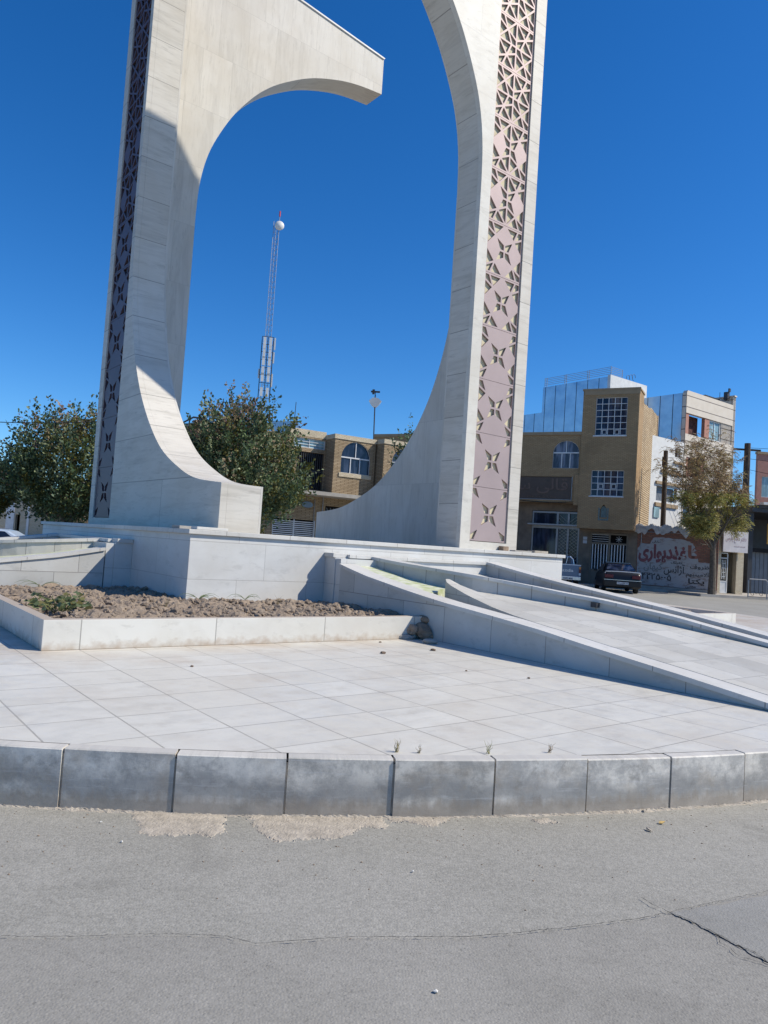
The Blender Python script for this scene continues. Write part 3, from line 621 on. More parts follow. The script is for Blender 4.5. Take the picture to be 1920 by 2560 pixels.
def water_ramp(label, swap):
    mp = (lambda s, t, z: (t, s, z - ZP)) if swap else (lambda s, t, z: (s, t, z - ZP))
    r = thing('water_ramp', label, 'water ramp', loc(0, 0, ZP), TH, 'marble water ramps running down from the plinth')
    tn = [-.46, -.8, -1.2, -1.6, -2.06, -2.5, -3, -3.5, -4, -4.6, -5.24, -5.83, -6.36, -6.8, -7.18, -7.5, -7.8, -8.2]
    near = [(2.37, t, fv(t)) for t in tn]; mid = dense([(3.10, -.30, 1.368), (3.16, -.95, 1.315), (3.36, -1.6, 1.262), (3.69, -2.12, 1.205), (4.06, -2.42, 1.15), (4.38, -2.76, 1.09), (4.63, -3.15, 1.03), (4.84, -3.62, .98), (5.03, -4.1, .91), (5.18, -4.6, .84), (5.34, -5.15, .735), (5.46, -5.9, .615), (5.55, -6.8, .50), (5.6, -7.8, .37)], 3)
    far = dense([(5.86, -.30, 1.386), (5.86, -1.2, 1.25), (5.86, -2.1, 1.128), (5.86, -3.5, .965), (5.86, -4.4, .855), (5.86, -5.57, .688), (5.86, -6.6, .52), (5.86, -8.0, .36)], 3)
    for nm, pts, th, m1 in (('near_wall', near, .28, 'grey_slab'), ('middle_wall', mid, .24, 'grey_slab'), ('far_wall', far, .28, 'grey_slab')):
        wb = wallstrip(mp, pts, th, ZP + .0, top=-.052); m1 = 'ramp_wall' if (nm == 'near_wall') else m1
        w_ = wb.build(nm, m1, r)
        wallstrip(mp, pts, th, lambda t, z: z - .05, over=.03).build('coping', 'cap', w_)
    hb = MB()
    def bx(s0, s1, t0, t1, z0, z1): 
        a_, b_ = mp(s0, t0, z0), mp(s1, t1, z1); hb.box(a_[0], b_[0], a_[1], b_[1], a_[2], b_[2])
    bx(2.37, 6.14, -.30, -.002, ZP, 1.318); bx(2.385, 3.14, -.44, -.302, ZP, 1.305)
    h_ = hb.build('head_block', 'marble', r)
    hb = MB(); bx(2.345, 2.62, -.27, -.004, 1.32, 1.388); bx(2.62, 6.16, -.345, -.004, 1.32, 1.375); hb.build('coping', 'cap', h_, bevel=.004)
    # sloping water slab between the walls, its upper end rising in a hooked lip
    ms = lambda t: interp(-t, [-p[1] for p in mid], [p[0] for p in mid])
    S = []
    for t in np.linspace(-2.15, -8.15, 40):
        l = interp(-t, [2.15, 2.37, 2.68, 3.19, 3.8, 4.4, 9], [3.1, 2.93, 2.90, 2.86, 2.74, 2.652, 2.652]); rgt = ms(t) + .02; z = fv(t) + .004
        lift = interp(-t, [2.15, 2.5, 2.9, 3.3, 3.8], [.17, .13, .07, .02, 0])
        m_ = [l + (rgt - l) * k for k in (0, .12, .3, .45, .7, 1)]; lf = [lift, lift, lift * .75, lift * .12, 0, 0]
        S.append([mp(m_[k], t, z + lf[k]) for k in range(6)] + [mp(m_[5], t, z - .4), mp(m_[0], t, z - .4)])
    MB().loft(S).build('sloping_slab', 'ramp_slab', r)
    # thin closed channels: outer one between middle and far wall, pool at the head
    S = []
    for t in np.linspace(-.31, -8.1, 30):
        a_, b_ = ms(t) + .2, 5.87; z = min(fv(t) - .02, interp(-t, [.3, 1.5, 3, 8], [1.14, .98, .82, .33]))
        S.append([mp(a_, t, z), mp(b_, t, z), mp(b_, t, z - .15), mp(a_, t, z - .15)])
    MB().loft(S).build('side_channel', 'ramp_slab', r)
    po = [(2.64, -.44), (3.14, -.44), (3.2, -.95), (3.38, -1.5), (3.55, -1.8), (3.40, -1.86), (3.15, -1.95), (3.0, -2.1), (2.82, -2.2), (2.64, -2.35)]
    k = len(po); vs = [mp(s_, t_, fv(t_) - .03) for s_, t_ in po] + [mp(s_, t_, .5) for s_, t_ in po]
    MB().add(vs, [tuple(range(k)), tuple(range(k, 2 * k))[::-1]] + [(i, (i + 1) % k, (i + 1) % k + k, i + k) for i in range(k)]).build('algae_pool', 'moss', r)
    ch = []; 
    vs = [mp(2.64, -1.7, .78), mp(4.2, -1.7, .78), mp(4.2, -2.9, .74), mp(2.64, -4.2, .68)]
    MB().add(vs, [(0, 1, 2, 3)]).build('groove_floor', 'grey_slab', r)
    return r
wr1 = water_ramp('long marble water ramp sloping down to the right with a hooked slab at its head', False)
MB().box(4.74, 4.82, -3.63, -3.53, .53, .60).build('drain_outlet', 'dark_metal', wr1)
water_ramp('marble water ramp running out to the left behind the planter soil', True)

# ------------------------------------------------------------------ planters
def nz(x, y, s): return math.sin(x * s * 1.3 + math.sin(y * s * .9) * 1.7) * math.sin(y * s * 1.1 + math.sin(x * s * .7) * 1.3)
def planter(label, mirror, lab2):
    fx = (lambda x: 8.51 - x) if mirror else (lambda x: x)
    r = thing('planter', label, 'planter', loc(0, 0, ZP), TH, 'low marble planters at the corners of the plinth')
    a_ = MB(); a_.box(fx(-2.53), fx(2.368), -2.574, -2.455, 0, .30); a_.build('front_wall', 'marble_wall', r, bevel=.004)
    b_ = MB(); b_.box(fx(-2.53), fx(-2.41), -2.453, 2.238, 0, .30); b_.build('side_wall', 'marble_wall', r, bevel=.004)
    step = .045; nx, ny = int(4.80 / step), int(4.72 / step); vs = []; rr = random.Random(5)
    for j in range(ny + 1):
        for i in range(nx + 1):
            x, y = -2.42 + i * step, -2.47 + j * step; e = min(x + 2.42, y + 2.47, 1.0); g = min(1, max(0, e) / .5)
            h = .18 + .07 * g + .035 * nz(x, y, 3.1) * g + .030 * nz(x + 5, y, 8.3) + .022 * nz(x, y + 3, 17) + rr.uniform(-.014, .014)
            vs.append((fx(x + rr.uniform(-.01, .01)), y + rr.uniform(-.01, .01), h))
    W_ = nx + 1; fs = []
    for j in range(ny):
        for i in range(nx):
            x, y = -2.42 + i * step, -2.47 + j * step
            if x > .02 and y > .02: continue
            fs.append((j * W_ + i, j * W_ + i + 1, (j + 1) * W_ + i + 1, (j + 1) * W_ + i))
    MB().add(vs, fs).build('soil', 'soil', r, recalc=False, smooth=False) if not mirror else MB().add(vs, [f[::-1] for f in fs]).build('soil', 'soil', r, recalc=False)
    return r
planter('low marble planter full of turned soil in front of the plinth corner', False, '')
planter('low marble planter half hidden behind the far side of the right ramp', True, '')
cl = MB(); rr = random.Random(8)
for k in range(3600):
    if rr.random() < .75: x, y = rr.uniform(-2.36, 2.33), rr.uniform(-2.42, -.05)
    else: x, y = rr.uniform(-2.36, -.05), rr.uniform(-.05, 2.2)
    e = min(1, max(0, min(x + 2.42, y + 2.47)) / .5); h = .510 + .065 * e + .035 * nz(x, y, 3.1) * e
    s = rr.choice([.007, .009, .012, .015, .020, .026, .036]) * rr.uniform(.8, 1.3)
    p = C0 + U * x + V * y; cl.blob((p.x, p.y, h + s * .35), s, 1, .7, k, (rr.uniform(.8, 1.3), rr.uniform(.8, 1.3), rr.uniform(.6, 1)))
stuff(tag(cl.build('soil_clods', 'soil', uv=False), 'loose brown clods strewn over the planter soil', 'soil clods'))

# ------------------------------------------------------------------ building helpers (local: x right, y back, z up)
def wall_holes(outer, holes, y0, th):
    polys = [[Vector((x, z, 0)) for x, z in P] for P in [outer] + holes]; flat = [p for P in polys for p in P]; n = len(flat)
    vs = [(p.x, y0, p.y) for p in flat] + [(p.x, y0 + th, p.y) for p in flat]; fs = []
    for t in tessellate_polygon(polys):
        a_, b_, c_ = (flat[i] for i in t); c = (b_ - a_).cross(c_ - a_).z
        if abs(c) < 1e-9: continue
        t = tuple(t) if c > 0 else tuple(t)[::-1]; fs.append(t); fs.append(tuple(i + n for i in t)[::-1])
    k0 = 0
    for P in polys:
        m_ = len(P)
        for i in range(m_): fs.append((k0 + i, k0 + (i + 1) % m_, k0 + (i + 1) % m_ + n, k0 + i + n))
        k0 += m_
    return MB().add(vs, fs)
def rect(x0, x1, z0, z1): return [(x0, z0), (x1, z0), (x1, z1), (x0, z1)]
def archp(x0, x1, z0, zs, zt, n=12):
    c = (x0 + x1) / 2; r = (x1 - x0) / 2
    return [(x0, z0), (x1, z0)] + [(c + r * math.cos(math.pi * i / n), zs + (zt - zs) * math.sin(math.pi * i / n)) for i in range(n + 1)]
def grid_window(parent, x0, x1, z0, z1, y, cols, rows, fw_=.03, openers=(), glass='glass', frame='frame', name='window'):
    f = MB()
    for i in range(cols + 1):
        x = x0 + (x1 - x0) * i / cols; k = fw_ * (.9 if i in (0, cols) else .5); f.box(x - k, x + k, y - .02, y + .03, z0, z1)
    for j in range(rows + 1):
        z = z0 + (z1 - z0) * j / rows; k = fw_ * (.9 if j in (0, rows) else .5); f.box(x0, x1, y - .024, y + .026, z - k, z + k)
    for (c, r_) in openers:
        xa = x0 + (x1 - x0) * (c + .14) / cols; xb = x0 + (x1 - x0) * (c + .86) / cols; za = z0 + (z1 - z0) * (r_ + .12) / rows; zb = z0 + (z1 - z0) * (r_ + .88) / rows
        for b in ((xa, xa + .03, za, zb), (xb - .03, xb, za, zb), (xa, xb, za, za + .03), (xa, xb, zb - .03, zb)): f.box(b[0], b[1], y - .04, y + .01, b[2], b[3])
    fo = f.build(name, frame, parent)
    MB().box(x0, x1, y + .032, y + .04, z0, z1).build('pane', glass, fo); return fo
def arch_window(parent, x0, x1, z0, zs, zt, y, glass='glass'):
    f = MB(); pr = archp(x0, x1, z0, zs, zt, 16)
    for a_, b_ in zip(pr, pr[1:] + pr[:1]): f.tube((a_[0], y, a_[1]), (b_[0], y, b_[1]), .025, n=4)
    xm = (x0 + x1) / 2; f.box(x0, x1, y - .02, y + .02, zs - .035, zs + .035); f.box(xm - .02, xm + .02, y - .021, y + .02, zs, zt)
    for x in (x0 + (x1 - x0) * .34, x0 + (x1 - x0) * .66): f.box(x - .025, x + .025, y - .021, y + .02, z0, zs)
    fo = f.build('arched_window', 'frame', parent)
    k = len(pr); MB().add([(p[0], y + .03, p[1]) for p in pr], [tuple(range(k))]).build('pane', glass, fo); return fo

# ------------------------------------------------------------------ tan brick building
KS = 1.07
TR_ = (13.27 * KS, 39 * KS, -1.55 * (KS - 1)); AE = -R(27)
tb = thing('brick_building', 'tan brick building with a projecting stair tower and gridded white windows', 'building', TR_, AE, scale=KS)
W1, W2, W3 = (-2.27, -.61, 8.37, 10.45), (-2.33, -.62, 5.05, 6.45), (-4.54, -3.08, 6.56, 7.43, 8.12)
niche = [(-1.77, 3.88), (-1.41, 3.88), (-1.41, 4.35), (-1.59, 4.60), (-1.77, 4.35)]
wf = wall_holes([(-2.98, 3.25), (0, 3.25), (0, 10.86), (-2.98, 10.86)], [rect(*W1), rect(*W2), niche], 0, .22)
wf.box(-2.98, -.001, .2205, 1.65, 3.25, 3.40); wf.box(-.22, 0, .2205, 1.65, 3.401, 10.86); wf.box(-2.98, -2.76, .2205, 6, 3.401, 10.86)
wf.build('tower_wall', 'brick_tan', tb)
MB().box(-3.02, .045, -.045, 1.70, 10.862, 10.95).box(-2.9, .03, -.03, .0, 10.6, 10.86).build('parapet', 'trimtan', tb)
MB().box(-2.72, -.24, .5, .55, 3.42, 10.8).build('interior', 'black', tb)
rs = random.Random(4); top = [(1.652, 10.55)] + [(1.652 + 6.9 * i / 14, 10.55 + .035 * i + rs.uniform(-.10, .06)) for i in range(1, 15)]
rw = MB().prism([(1.652, 0), (8.55, 0)] + top[::-1], 'x', -.30, -.05); rw.build('side_wall', 'brick_rough', tb)
MB().box(-.045, -.02, 1.70, 1.82, 3.2, 10.4).build('downpipe', 'trimtan', tb); MB().box(-.045, -.02, 8.3, 8.54, 0, 11.0).build('downpipe', 'trimtan', tb)
grid_window(tb, *W1, .08, 5, 6, openers=((1, 0), (3, 0))); grid_window(tb, *W2, .08, 5, 4, openers=((1, 1), (3, 1)))
MB().box(-2.36, -.58, -.03, .06, 8.30, 8.365).build('window_sill', 'frame', tb); MB().box(-2.42, -.58, -.03, .06, 4.99, 5.045).build('window_sill', 'frame', tb)
nm = MB().box(-1.76, -1.42, .10, .14, 3.89, 4.5).build('tile_niche', 'tile_blue', tb)
MB().box(-1.86, -1.79, -.012, 0, 3.80, 4.40).box(-1.39, -1.32, -.012, 0, 3.80, 4.40).box(-1.86, -1.32, -.012, 0, 3.72, 3.80).build('tile_border', 'tile_blue', nm)
# left wing
wing = wall_holes([(-16, 4.60), (-3.0, 4.60), (-3.0, 8.42), (-16, 8.42)], [archp(*W3), rect(-6.5, -3.36, 4.78, 6.08)], .12, .2)
wing.box(-16, -2.99, .325, 6, 4.60, 4.75); wing.build('wing_wall', 'brick_tan', tb)
MB().box(-16, -2.985, .06, 6, 8.425, 8.60).build('wing_parapet', 'trimtan', tb)
MB().box(-16, -3.0, .5, .55, 4.8, 8.4).build('wing_interior', 'black', tb)
MB().box(-3.24, -2.985, .03, .118, 4.5, 6.2).build('pilaster', 'brick_tan', tb)
arch_window(tb, *W3, .2, 'glass_curtain')
sgn = MB().box(-6.48, -3.38, .16, .22, 4.80, 6.06).build('shop_sign', 'sign_brown', tb)
MB().box(-3.40, -3.37, .10, .16, 4.78, 6.08).box(-6.5, -3.37, .10, .16, 4.77, 4.80).build('sign_frame', 'grey_metal', sgn)
text_obj('lettering', '\uFE8E\uFEB3 \uFBFD\uFEDF\uFE8E\uFED7', 'sign_letter', -6.75, -3.62, 5.12, 5.98, .15, sgn, .015, .01)
text_obj('lettering', '\u06F2\u06F2\u06F4\u06F0\u06F8\u06F8\u06F5 \uFE8E\uFEEF\uFEB3', 'sign_letter', -5.9, -4.25, 4.86, 5.02, .15, sgn, .008)
# ground floor: shopfront and house gate
gf = wall_holes([(-16, 0), (.10, 0), (.10, 3.249), (-2.9, 3.249), (-2.9, 4.598), (-16, 4.598)], [rect(-5.75, -3.02, .15, 4.2), rect(-2.40, -.38, .15, 3.10), rect(-9.6, -6.6, .15, 4.2)], .9, .3)
gf.build('ground_floor_wall', plain('dark_render', (.20, .155, .115), .85, 0, .3, 2), tb)
MB().box(-16, -.1, 1.8, 1.85, .1, 4.5).build('dark_room', 'black', tb)
sf = MB()
for x in (-5.72, -4.28, -3.66, -3.05): sf.box(x - .055, x + .055, .98, 1.06, .15, 4.15)
for z, k in ((.2, .06), (3.3, .10), (4.12, .05)): sf.box(-5.75, -3.02, .97, 1.07, z - k, z + k)
so = sf.build('shopfront_frame', 'grey_metal', tb); MB().box(-5.72, -4.3, 1.08, 1.09, .2, 4.1).box(-4.26, -3.05, 1.085, 1.095, .2, 4.1).build('pane', 'glass', so)
gr = MB()
for i in range(16):
    for sgn_ in (1, -1):
        xa = -4.2; z0 = .25 + i * .19; xs_ = 1.12; gr.tube((xa, .96, z0 if sgn_ > 0 else z0 + .9), (xa + xs_, .96, z0 + .9 if sgn_ > 0 else z0), .009, n=4, cap=False)
gr.build('folding_grille', 'grey_metal', tb)
MB().box(-5.9, -2.95, .55, .96, 3.36, 3.44).build('shop_canopy', 'grey_metal', tb)
cb = MB(); cb.path([(-6.6 + i * .35, .10 - .02, 4.72 - .10 * math.sin(i / 11 * math.pi)) for i in range(12)], [.02] * 12, 5); cb.build('cable', 'rubber', tb)
g1 = MB()
for x in (-2.37, -1.36, -.41): g1.box(x - .05, x + .05, .94, 1.02, .15, 3.08)
for z, k in ((.2, .06), (1.02, .05), (2.5, .05), (3.03, .05)): g1.box(-2.4, -.38, .95, 1.01, z - k, z + k)
gt = g1.build('house_gate', 'gate', tb)
MB().box(-2.33, -.42, .985, 1.0, .2, 1.0).build('gate_panel', 'gate', gt)
gb = MB()
for x in [-2.25 + .155 * i for i in range(6)] + [-1.22 + .155 * i for i in range(6)]: gb.box(x - .026, x + .026, .96, .984, 1.07, 2.45)
for z in (2.62, 2.74, 2.86, 2.97): gb.box(-2.3, -1.42, .96, .98, z - .012, z + .012)
for i in range(8):
    a_ = math.pi * i / 4; gb.tube((-.86, .97, 2.76), (-.86 + .18 * math.cos(a_), .97, 2.76 + .18 * math.sin(a_)), .012, n=4)
gb.build('gate_bars', 'frame', gt)
hp = MB().box(-2.78, -2.56, .87, .899, 2.45, 2.62).box(-2.78, -2.56, .87, .899, 2.66, 2.82).build('house_number_plate', 'plate', tb)

# ------------------------------------------------------------------ painted advertising wall
gw = thing('painted_wall', 'red brick wall with hand painted Persian advertisements on whitewash', 'wall', TR_, AE, scale=KS)
MB().box(.105, 4.12, .9, 1.15, 0, 3.45).build('brickwork', 'brick_red', gw)
rs = random.Random(9); pts = [(.14, .42), (3.95, .40), (3.96, 1.75), (3.2, 1.80), (3.1, 2.35), (2.9, 2.75), (2.5, 2.92), (1.5, 2.98), (.95, 2.98), (.75, 2.62), (.30, 2.62), (.14, 2.3)]
pp = []
for a_, b_ in zip(pts, pts[1:] + pts[:1]):
    for k in range(5): t = k / 5; pp.append((a_[0] + (b_[0] - a_[0]) * t + rs.uniform(-.02, .02), .896, a_[1] + (b_[1] - a_[1]) * t + rs.uniform(-.02, .02)))
pm = N('worn_whitewash'); pm_ = pm.done(pm.mix(pm.ramp(pm.noise(pm.mapc('Object', (1, 1, 2)), 3, 8, .7), .52, .66), (.37, .36, .36), (.22, .16, .135)), .85)
whitewash = MB().add(pp, [tuple(range(len(pp)))]).build('whitewash', pm_, gw, recalc=False)
MB().box(.105, 4.12, .80, .897, 0, .38).build('footing', 'concrete', gw)
def wr(s, mat, x0, x1, z0, z1, bold=.0, ext=.003, y=.89): return text_obj('painted_writing', s, mat, x0, x1, z0, z1, y, gw, ext, bold)
wr('\uFBFC\uFEAD\uFE8D\uFEEE\uFBFE\uFEA9\uFEAC\uFECF', 'redpaint', .20, 2.62, 1.62, 2.62, .05)
wr('\uFE8E\uFB90', 'redfaded', 2.66, 3.35, 1.95, 2.66, .05)
wr('\uFBFD\uFED7\uFEA9\uFE8E\uFEBB', 'ink', .88, 1.32, 2.66, 2.82, .012)
wr('\uFB93\uFEE7\uFEAE\uFB91\uFE97', 'ink', 1.85, 2.42, 1.60, 1.76, .03)
wr('\uFEB2\uFEE7\uFE8D\uFB8A\uFE81', 'ink', 1.52, 2.55, 1.02, 1.62, .008)
wr('\uFEE5\uFE8E\uFEEC\uFBFF\uFB90', 'ink_faded', .50, 1.45, 1.15, 1.62, .008)
wr('\u06F4\u06F2\u06F2\u06F5\u06F0\u06F0\u06F5', 'ink', .42, 1.90, .72, 1.06, .008)
wr('\uFED1\uFEED\uFEAE\uFEC7', 'ink', 2.80, 3.72, 1.38, 1.64, .012)
wr('\uFEE1\uFEEE\uFBFF\uFEE8\uFBFF\uFEE3\uFEFB\uFE81', 'ink', 2.62, 3.74, .95, 1.28, .012)
wr('\uFE8E\uFE98\uFEDC\uFBFE', 'ink', 2.74, 3.52, .58, .92, .02)
wr('\uFBFD\uFE92\uFE98\uFEA0\uFEE3', 'ink', 2.62, 3.12, .40, .54, .012)
pipe = MB(); pipe.path([(.32, .84, 2.3), (.32, .84, 3.16), (.42, .84, 3.24), (2.4, .84, 3.26), (3.6, .84, 3.25)], [.02] * 5, 6); pipe.build('gas_pipe', 'grey_metal', gw)
tp = MB(); rs = random.Random(2); nxx, nyy = 34, 7; vs = []
for j in range(nyy):
    for i in range(nxx):
        x = -.05 + 3.3 * i / (nxx - 1); t = j / (nyy - 1); dr = .38 + .12 * math.sin(i * .55) + .06 * math.sin(i * 1.3)
        y = 1.35 - .55 * min(1, t * 2) + rs.uniform(-.02, .02); z = 3.62 + .06 * math.sin(i * .9) + .05 * math.sin(i * 2.1 + j) - (0 if t < .45 else (t - .45) / .55 * dr); vs.append((x, y, z))
tp.add(vs, [(j * nxx + i, j * nxx + i + 1, (j + 1) * nxx + i + 1, (j + 1) * nxx + i) for j in range(nyy - 1) for i in range(nxx - 1)])
to = tag(place(tp.build('tarpaulin', 'tarp', smooth=True, recalc=False), TR_, AE), 'dusty grey tarpaulin draped along the top of the painted brick wall', 'tarpaulin'); to.scale = (KS,) * 3
MB_ = MB().box(.15, 4.1, 1.4, 4.5, 0, 3.5); sd = tag(place(MB_.build('shade_box', 'dark_metal'), TR_, AE), 'dark box put in for the shaded mass behind the painted brick wall', 'shade box'); sd.scale = (KS,) * 3  # dark box added in place of the shaded void behind the wall

# ------------------------------------------------------------------ sheet clad building behind
AF = math.atan2(.6, .8)
mb_ = thing('sheet_clad_building', 'building clad in bluish galvanised sheets with a rail on its flat roof', 'building', (15.54, 52, 0), AF)
MB().box(.02, .3, .25, 6.25, 0, 14.75).box(.02, .3, 6.252, 18, 0, 12.78).build('sheet_wall', 'sheet', mb_)
MB().box(.0, 4.45, 0, .248, 0, 14.85).build('bright_wall', 'white_paint', mb_)
MB().box(.302, 4.4, .25, 6.2, 14.5, 14.6).box(.302, 4.4, 6.2, 18, 12.4, 12.5).build('roof', 'concrete', mb_)
rl = MB()
for z in (14.95, 15.08, 15.21, 15.34, 15.46): rl.tube((.15, .1, z), (.15, 6.2, z), .018, n=4); rl.tube((.15, .1, z), (1.5, .1, z), .018, n=4)
for y in (.1, 2.0, 2.15, 4.1, 4.25, 6.0, 6.2): rl.tube((.15, y, 14.7), (.15, y, 15.5), .025, n=4)
rl.tube((1.5, .1, 14.8), (1.5, .1, 15.5), .025, n=4); rl.build('roof_rail', 'grey_metal', mb_)
sc_ = MB()
for k in range(3): sc_.path([(2.2 + k * .35 + .2 * math.cos(t), .1, 15.0 + .25 * math.sin(t) + .1 * k) for t in np.linspace(0, 5, 12)], [.015] * 12, 4)
sc_.build('roof_wire', 'dark_metal', mb_)

# ------------------------------------------------------------------ beige tower house and white neighbour
bb = thing('beige_building', 'tall beige stone clad building with red brick piers and an open upper window bay', 'building', (20.23, 50, 0), AF)
fr = wall_holes([(0, 0), (6.25, 0), (6.25, 13.60), (.12, 13.62), (0, 13.45)], [rect(.03, 6.2, 10.62, 12.06), rect(.28, 2.67, 7.70, 9.05)], 0, .3); fr.build('front_wall', 'beige', bb)
for b_ in ((.03, .47, 10.62, 12.06), (2.52, 3.13, 10.62, 12.06), (.285, .6, 7.72, 9.03), (2.2, 2.665, 7.72, 9.03)): MB().box(b_[0], b_[1], .05, .295, b_[2], b_[3]).build('brick_pier', 'pink', bb)
rm = plain('raw_red_infill', (.10, .045, .04), .9, 0, .5, 6, .8); MB().box(.47, 2.52, .6, .7, 10.6, 12.1).build('raw_brick_infill', rm, bb); MB().box(.3, 2.6, .5, .6, 7.7, 9.1).build('raw_brick_infill', rm, bb)
grid_window(bb, 3.16, 4.70, 10.66, 12.0, .15, 2, 1, .04, glass='glass_pale')
cm = MB()
for i in range(9): cm.tube((4.85 + i * .17, .12, 10.62), (4.85 + i * .17, .12, 12.06), .07, n=8)
for i in range(3): cm.tube((6.34 + i * .10, .10 - i * .02, .0), (6.34 + i * .10, .10 - i * .02, 14.25), .06, n=8)
cm.build('fluted_column', 'beige', bb)
MB().box(6.26, 6.62, -.05, 2.4, 14.25, 14.35).box(6.28, 6.6, .2, 2.4, 12.5, 14.249).build('corner_parapet', 'beige', bb)
MB().box(-.02, .0, .31, 7.2, 8, 13.45).build('sheet_wall', 'sheet', bb)
MB().box(.0, 6.2, .31, 9, 13.3, 13.4).box(.0, 6.25, 8.9, 9, 0, 13.3).build('roof', 'concrete', bb)
ck = MB().box(5.9, 6.2, .3, .6, 14.1, 14.6); ck.box(5.4, 6.2, .5, .55, 14.0, 14.1); ck.tube((5.0, .4, 13.5), (5.0, .4, 14.4), .02); ck.box(5.95, 6.15, .2, .3, 14.6, 14.85)
ck.box(3.6, 5.6, .7, 1.6, 13.95, 14.02); ck.build('roof_equipment', 'dark_metal', bb)
wb_ = thing('white_building', 'white plastered house with brown sill bands beside the rough brick side wall', 'building', (20.23, 50, 0), AF)
wfr = wall_holes([(-7, 0), (-.02, 0), (-.02, 9.95), (-7, 9.95)], [rect(-3.05, -.63, 5.74, 6.72), rect(-1.07, -.40, 8.86, 9.45), rect(-2.55, -2.0, 8.0, 8.7)], .02, .25); wfr.build('front_wall', 'plaster', wb_)
MB().box(-7, -.1, 1.2, 1.3, .2, 9.7).build('dark_room', 'black', wb_)
for b in ((-1.2, -.03, 8.38, 8.55), (-2.65, -.4, 7.66, 7.84), (-3.2, -.2, 6.84, 7.02), (-3.2, -.6, 5.35, 5.6)): MB().box(b[0], b[1], -.10, .018, b[2], b[3]).build('sill_band', 'trimtan', wb_)
MB().box(-3.05, -.63, .3, .34, 5.76, 6.7).build('garage_shutter', 'shutter', wb_); MB().box(-3.3, -2.7, -.05, .015, 4.6, 5.3).build('turquoise_panel', 'glass_pale', wb_)

# ------------------------------------------------------------------ middle brick building
AM = math.atan2(.53, .848)
md = thing('brick_building', 'dun brick house with projecting bays and arched windows between the towers', 'building', (-2.92, 40, 0), AM)
AW1 = (.45, 2.30, 5.45, 6.32, 7.22); AW2 = (3.28, 5.1, 5.35, 6.3, 7.15)
b1 = wall_holes(rect(0, 2.62, 4.25, 7.27), [archp(*AW1)], 0, .2); b1.box(0, .2, .2005, 1.0, 4.25, 7.27); b1.box(0.2, 2.6, .2, 1, 4.25, 4.4); b1.build('bay_wall', 'brick_dun', md)
b2 = wall_holes(rect(2.72, 5.7, 4.25, 7.27), [archp(*AW2)], -.75, .2); b2.box(2.72, 2.92, -.5495, .6, 4.25, 7.27); b2.box(2.92, 5.7, -.55, .6, 4.25, 4.4); b2.build('bay_wall', 'brick_dun', md)
soldier = MB().box(-.035, 2.66, -.035, 1.0, 7.272, 7.53).box(2.685, 5.75, -.785, .6, 7.272, 7.53); soldier.box(-2.25, -.036, 1.0, 1.3, 7.30, 7.68); soldier.build('parapet_band', 'brick_cream', md)
MB().box(.35, 2.4, -.05, -.001, 5.22, 5.44).build('window_sill', 'brick_cream', md)
arch_window(md, *AW1, .07, 'glass'); arch_window(md, *AW2, -.68, 'glass')
MB().box(.2, 2.6, .6, .65, 4.3, 7.2).box(2.95, 5.7, -.2, -.15, 4.3, 7.2).build('dark_room', 'black', md)
rc = wall_holes([(-7.5, 0), (12, 0), (12, 7.298), (-7.5, 7.298)], [rect(-2.0, -.06, 6.68, 7.20), rect(-1.75, -.1, 4.4, 6.45), rect(-2.9, -.35, .1, 2.72), rect(.2, 2.6, .1, 3.6), rect(3.0, 5.4, .1, 3.6)], 1.0, .3); rc.build('main_wall', 'brick_dun', md)
MB().box(-7, 11, 1.9, 2.0, .1, 7.2).build('dark_room', 'black', md)
grid_window(md, -1.97, -.08, 6.70, 7.18, 1.08, 2, 3, .025, glass='glass_pale')
lv_ = MB()
for i in range(13): lv_.box(-1.73 + i * .127, -1.69 + i * .127, 1.05, 1.1, 4.42, 6.43)
lv_.box(-1.75, -.1, 1.04, 1.11, 5.38, 5.46); lv_.build('balcony_grille', 'dark_metal', md)
MB().box(-2.4, 6, -.55, .999, 4.05, 4.248).build('soffit', 'concrete', md)
gg = MB(); 
for i in range(14): gg.box(-2.85, -1.66, 1.04, 1.08, 1.2 + i * .105, 1.25 + i * .105); gg.box(-1.6, -.4, 1.04, 1.08, 1.2 + i * .105, 1.25 + i * .105)
for x in (-2.88, -1.63, -.38): gg.box(x - .03, x + .03, 1.03, 1.09, .1, 2.7)
for i in range(16): gg.box(-2.8 + i * .155, -2.74 + i * .155, 1.03, 1.07, .1, 1.15)
gg.build('white_gate', 'frame', md)
gi = MB()
for i in range(10):
    for s_ in (0, 1): gi.tube((.3 + i * .23, 1.05, .2 if s_ else 3.5), (.3 + min(i * .23 + 1.4, 2.3), 1.05, 3.5 if s_ else .2), .012, n=4, cap=False)
gi.build('shop_grille', 'grey_metal', md)
ov = MB(); ov.prism([(-.95 + .34 * math.cos(t), 3.56 + .17 * math.sin(t)) for t in np.linspace(0, 2 * math.pi, 20, endpoint=False)], 'y', .90, .96); ov.build('oval_sign', 'car_blue', md)
MB().tube((-.02, .9, 0), (-.02, .9, 4.05), .03).build('downpipe', 'grey_metal', md); MB().tube((-.5, .95, .1), (-.5, .95, 3.9), .02).build('downpipe', 'grey_metal', md)
MB().box(-7.5, 12, 1.301, 9, 7.1, 7.2).build('roof', 'concrete', md)
vsk = MB(); vsk.add([(-.6, 1.6, 7.62), (2.4, 2.2, 7.62), (2.4, 5.2, 8.25), (-.6, 4.6, 8.25)], [(0, 1, 2, 3)]); 
for i in range(5): vsk.tube((-.6 + i * .75, 1.6 + i * .15, 7.25), (-.6 + i * .75, 1.6 + i * .15, 7.66), .03, n=5)
vsk.build('roof_skylight', 'sheet', md, recalc=False)
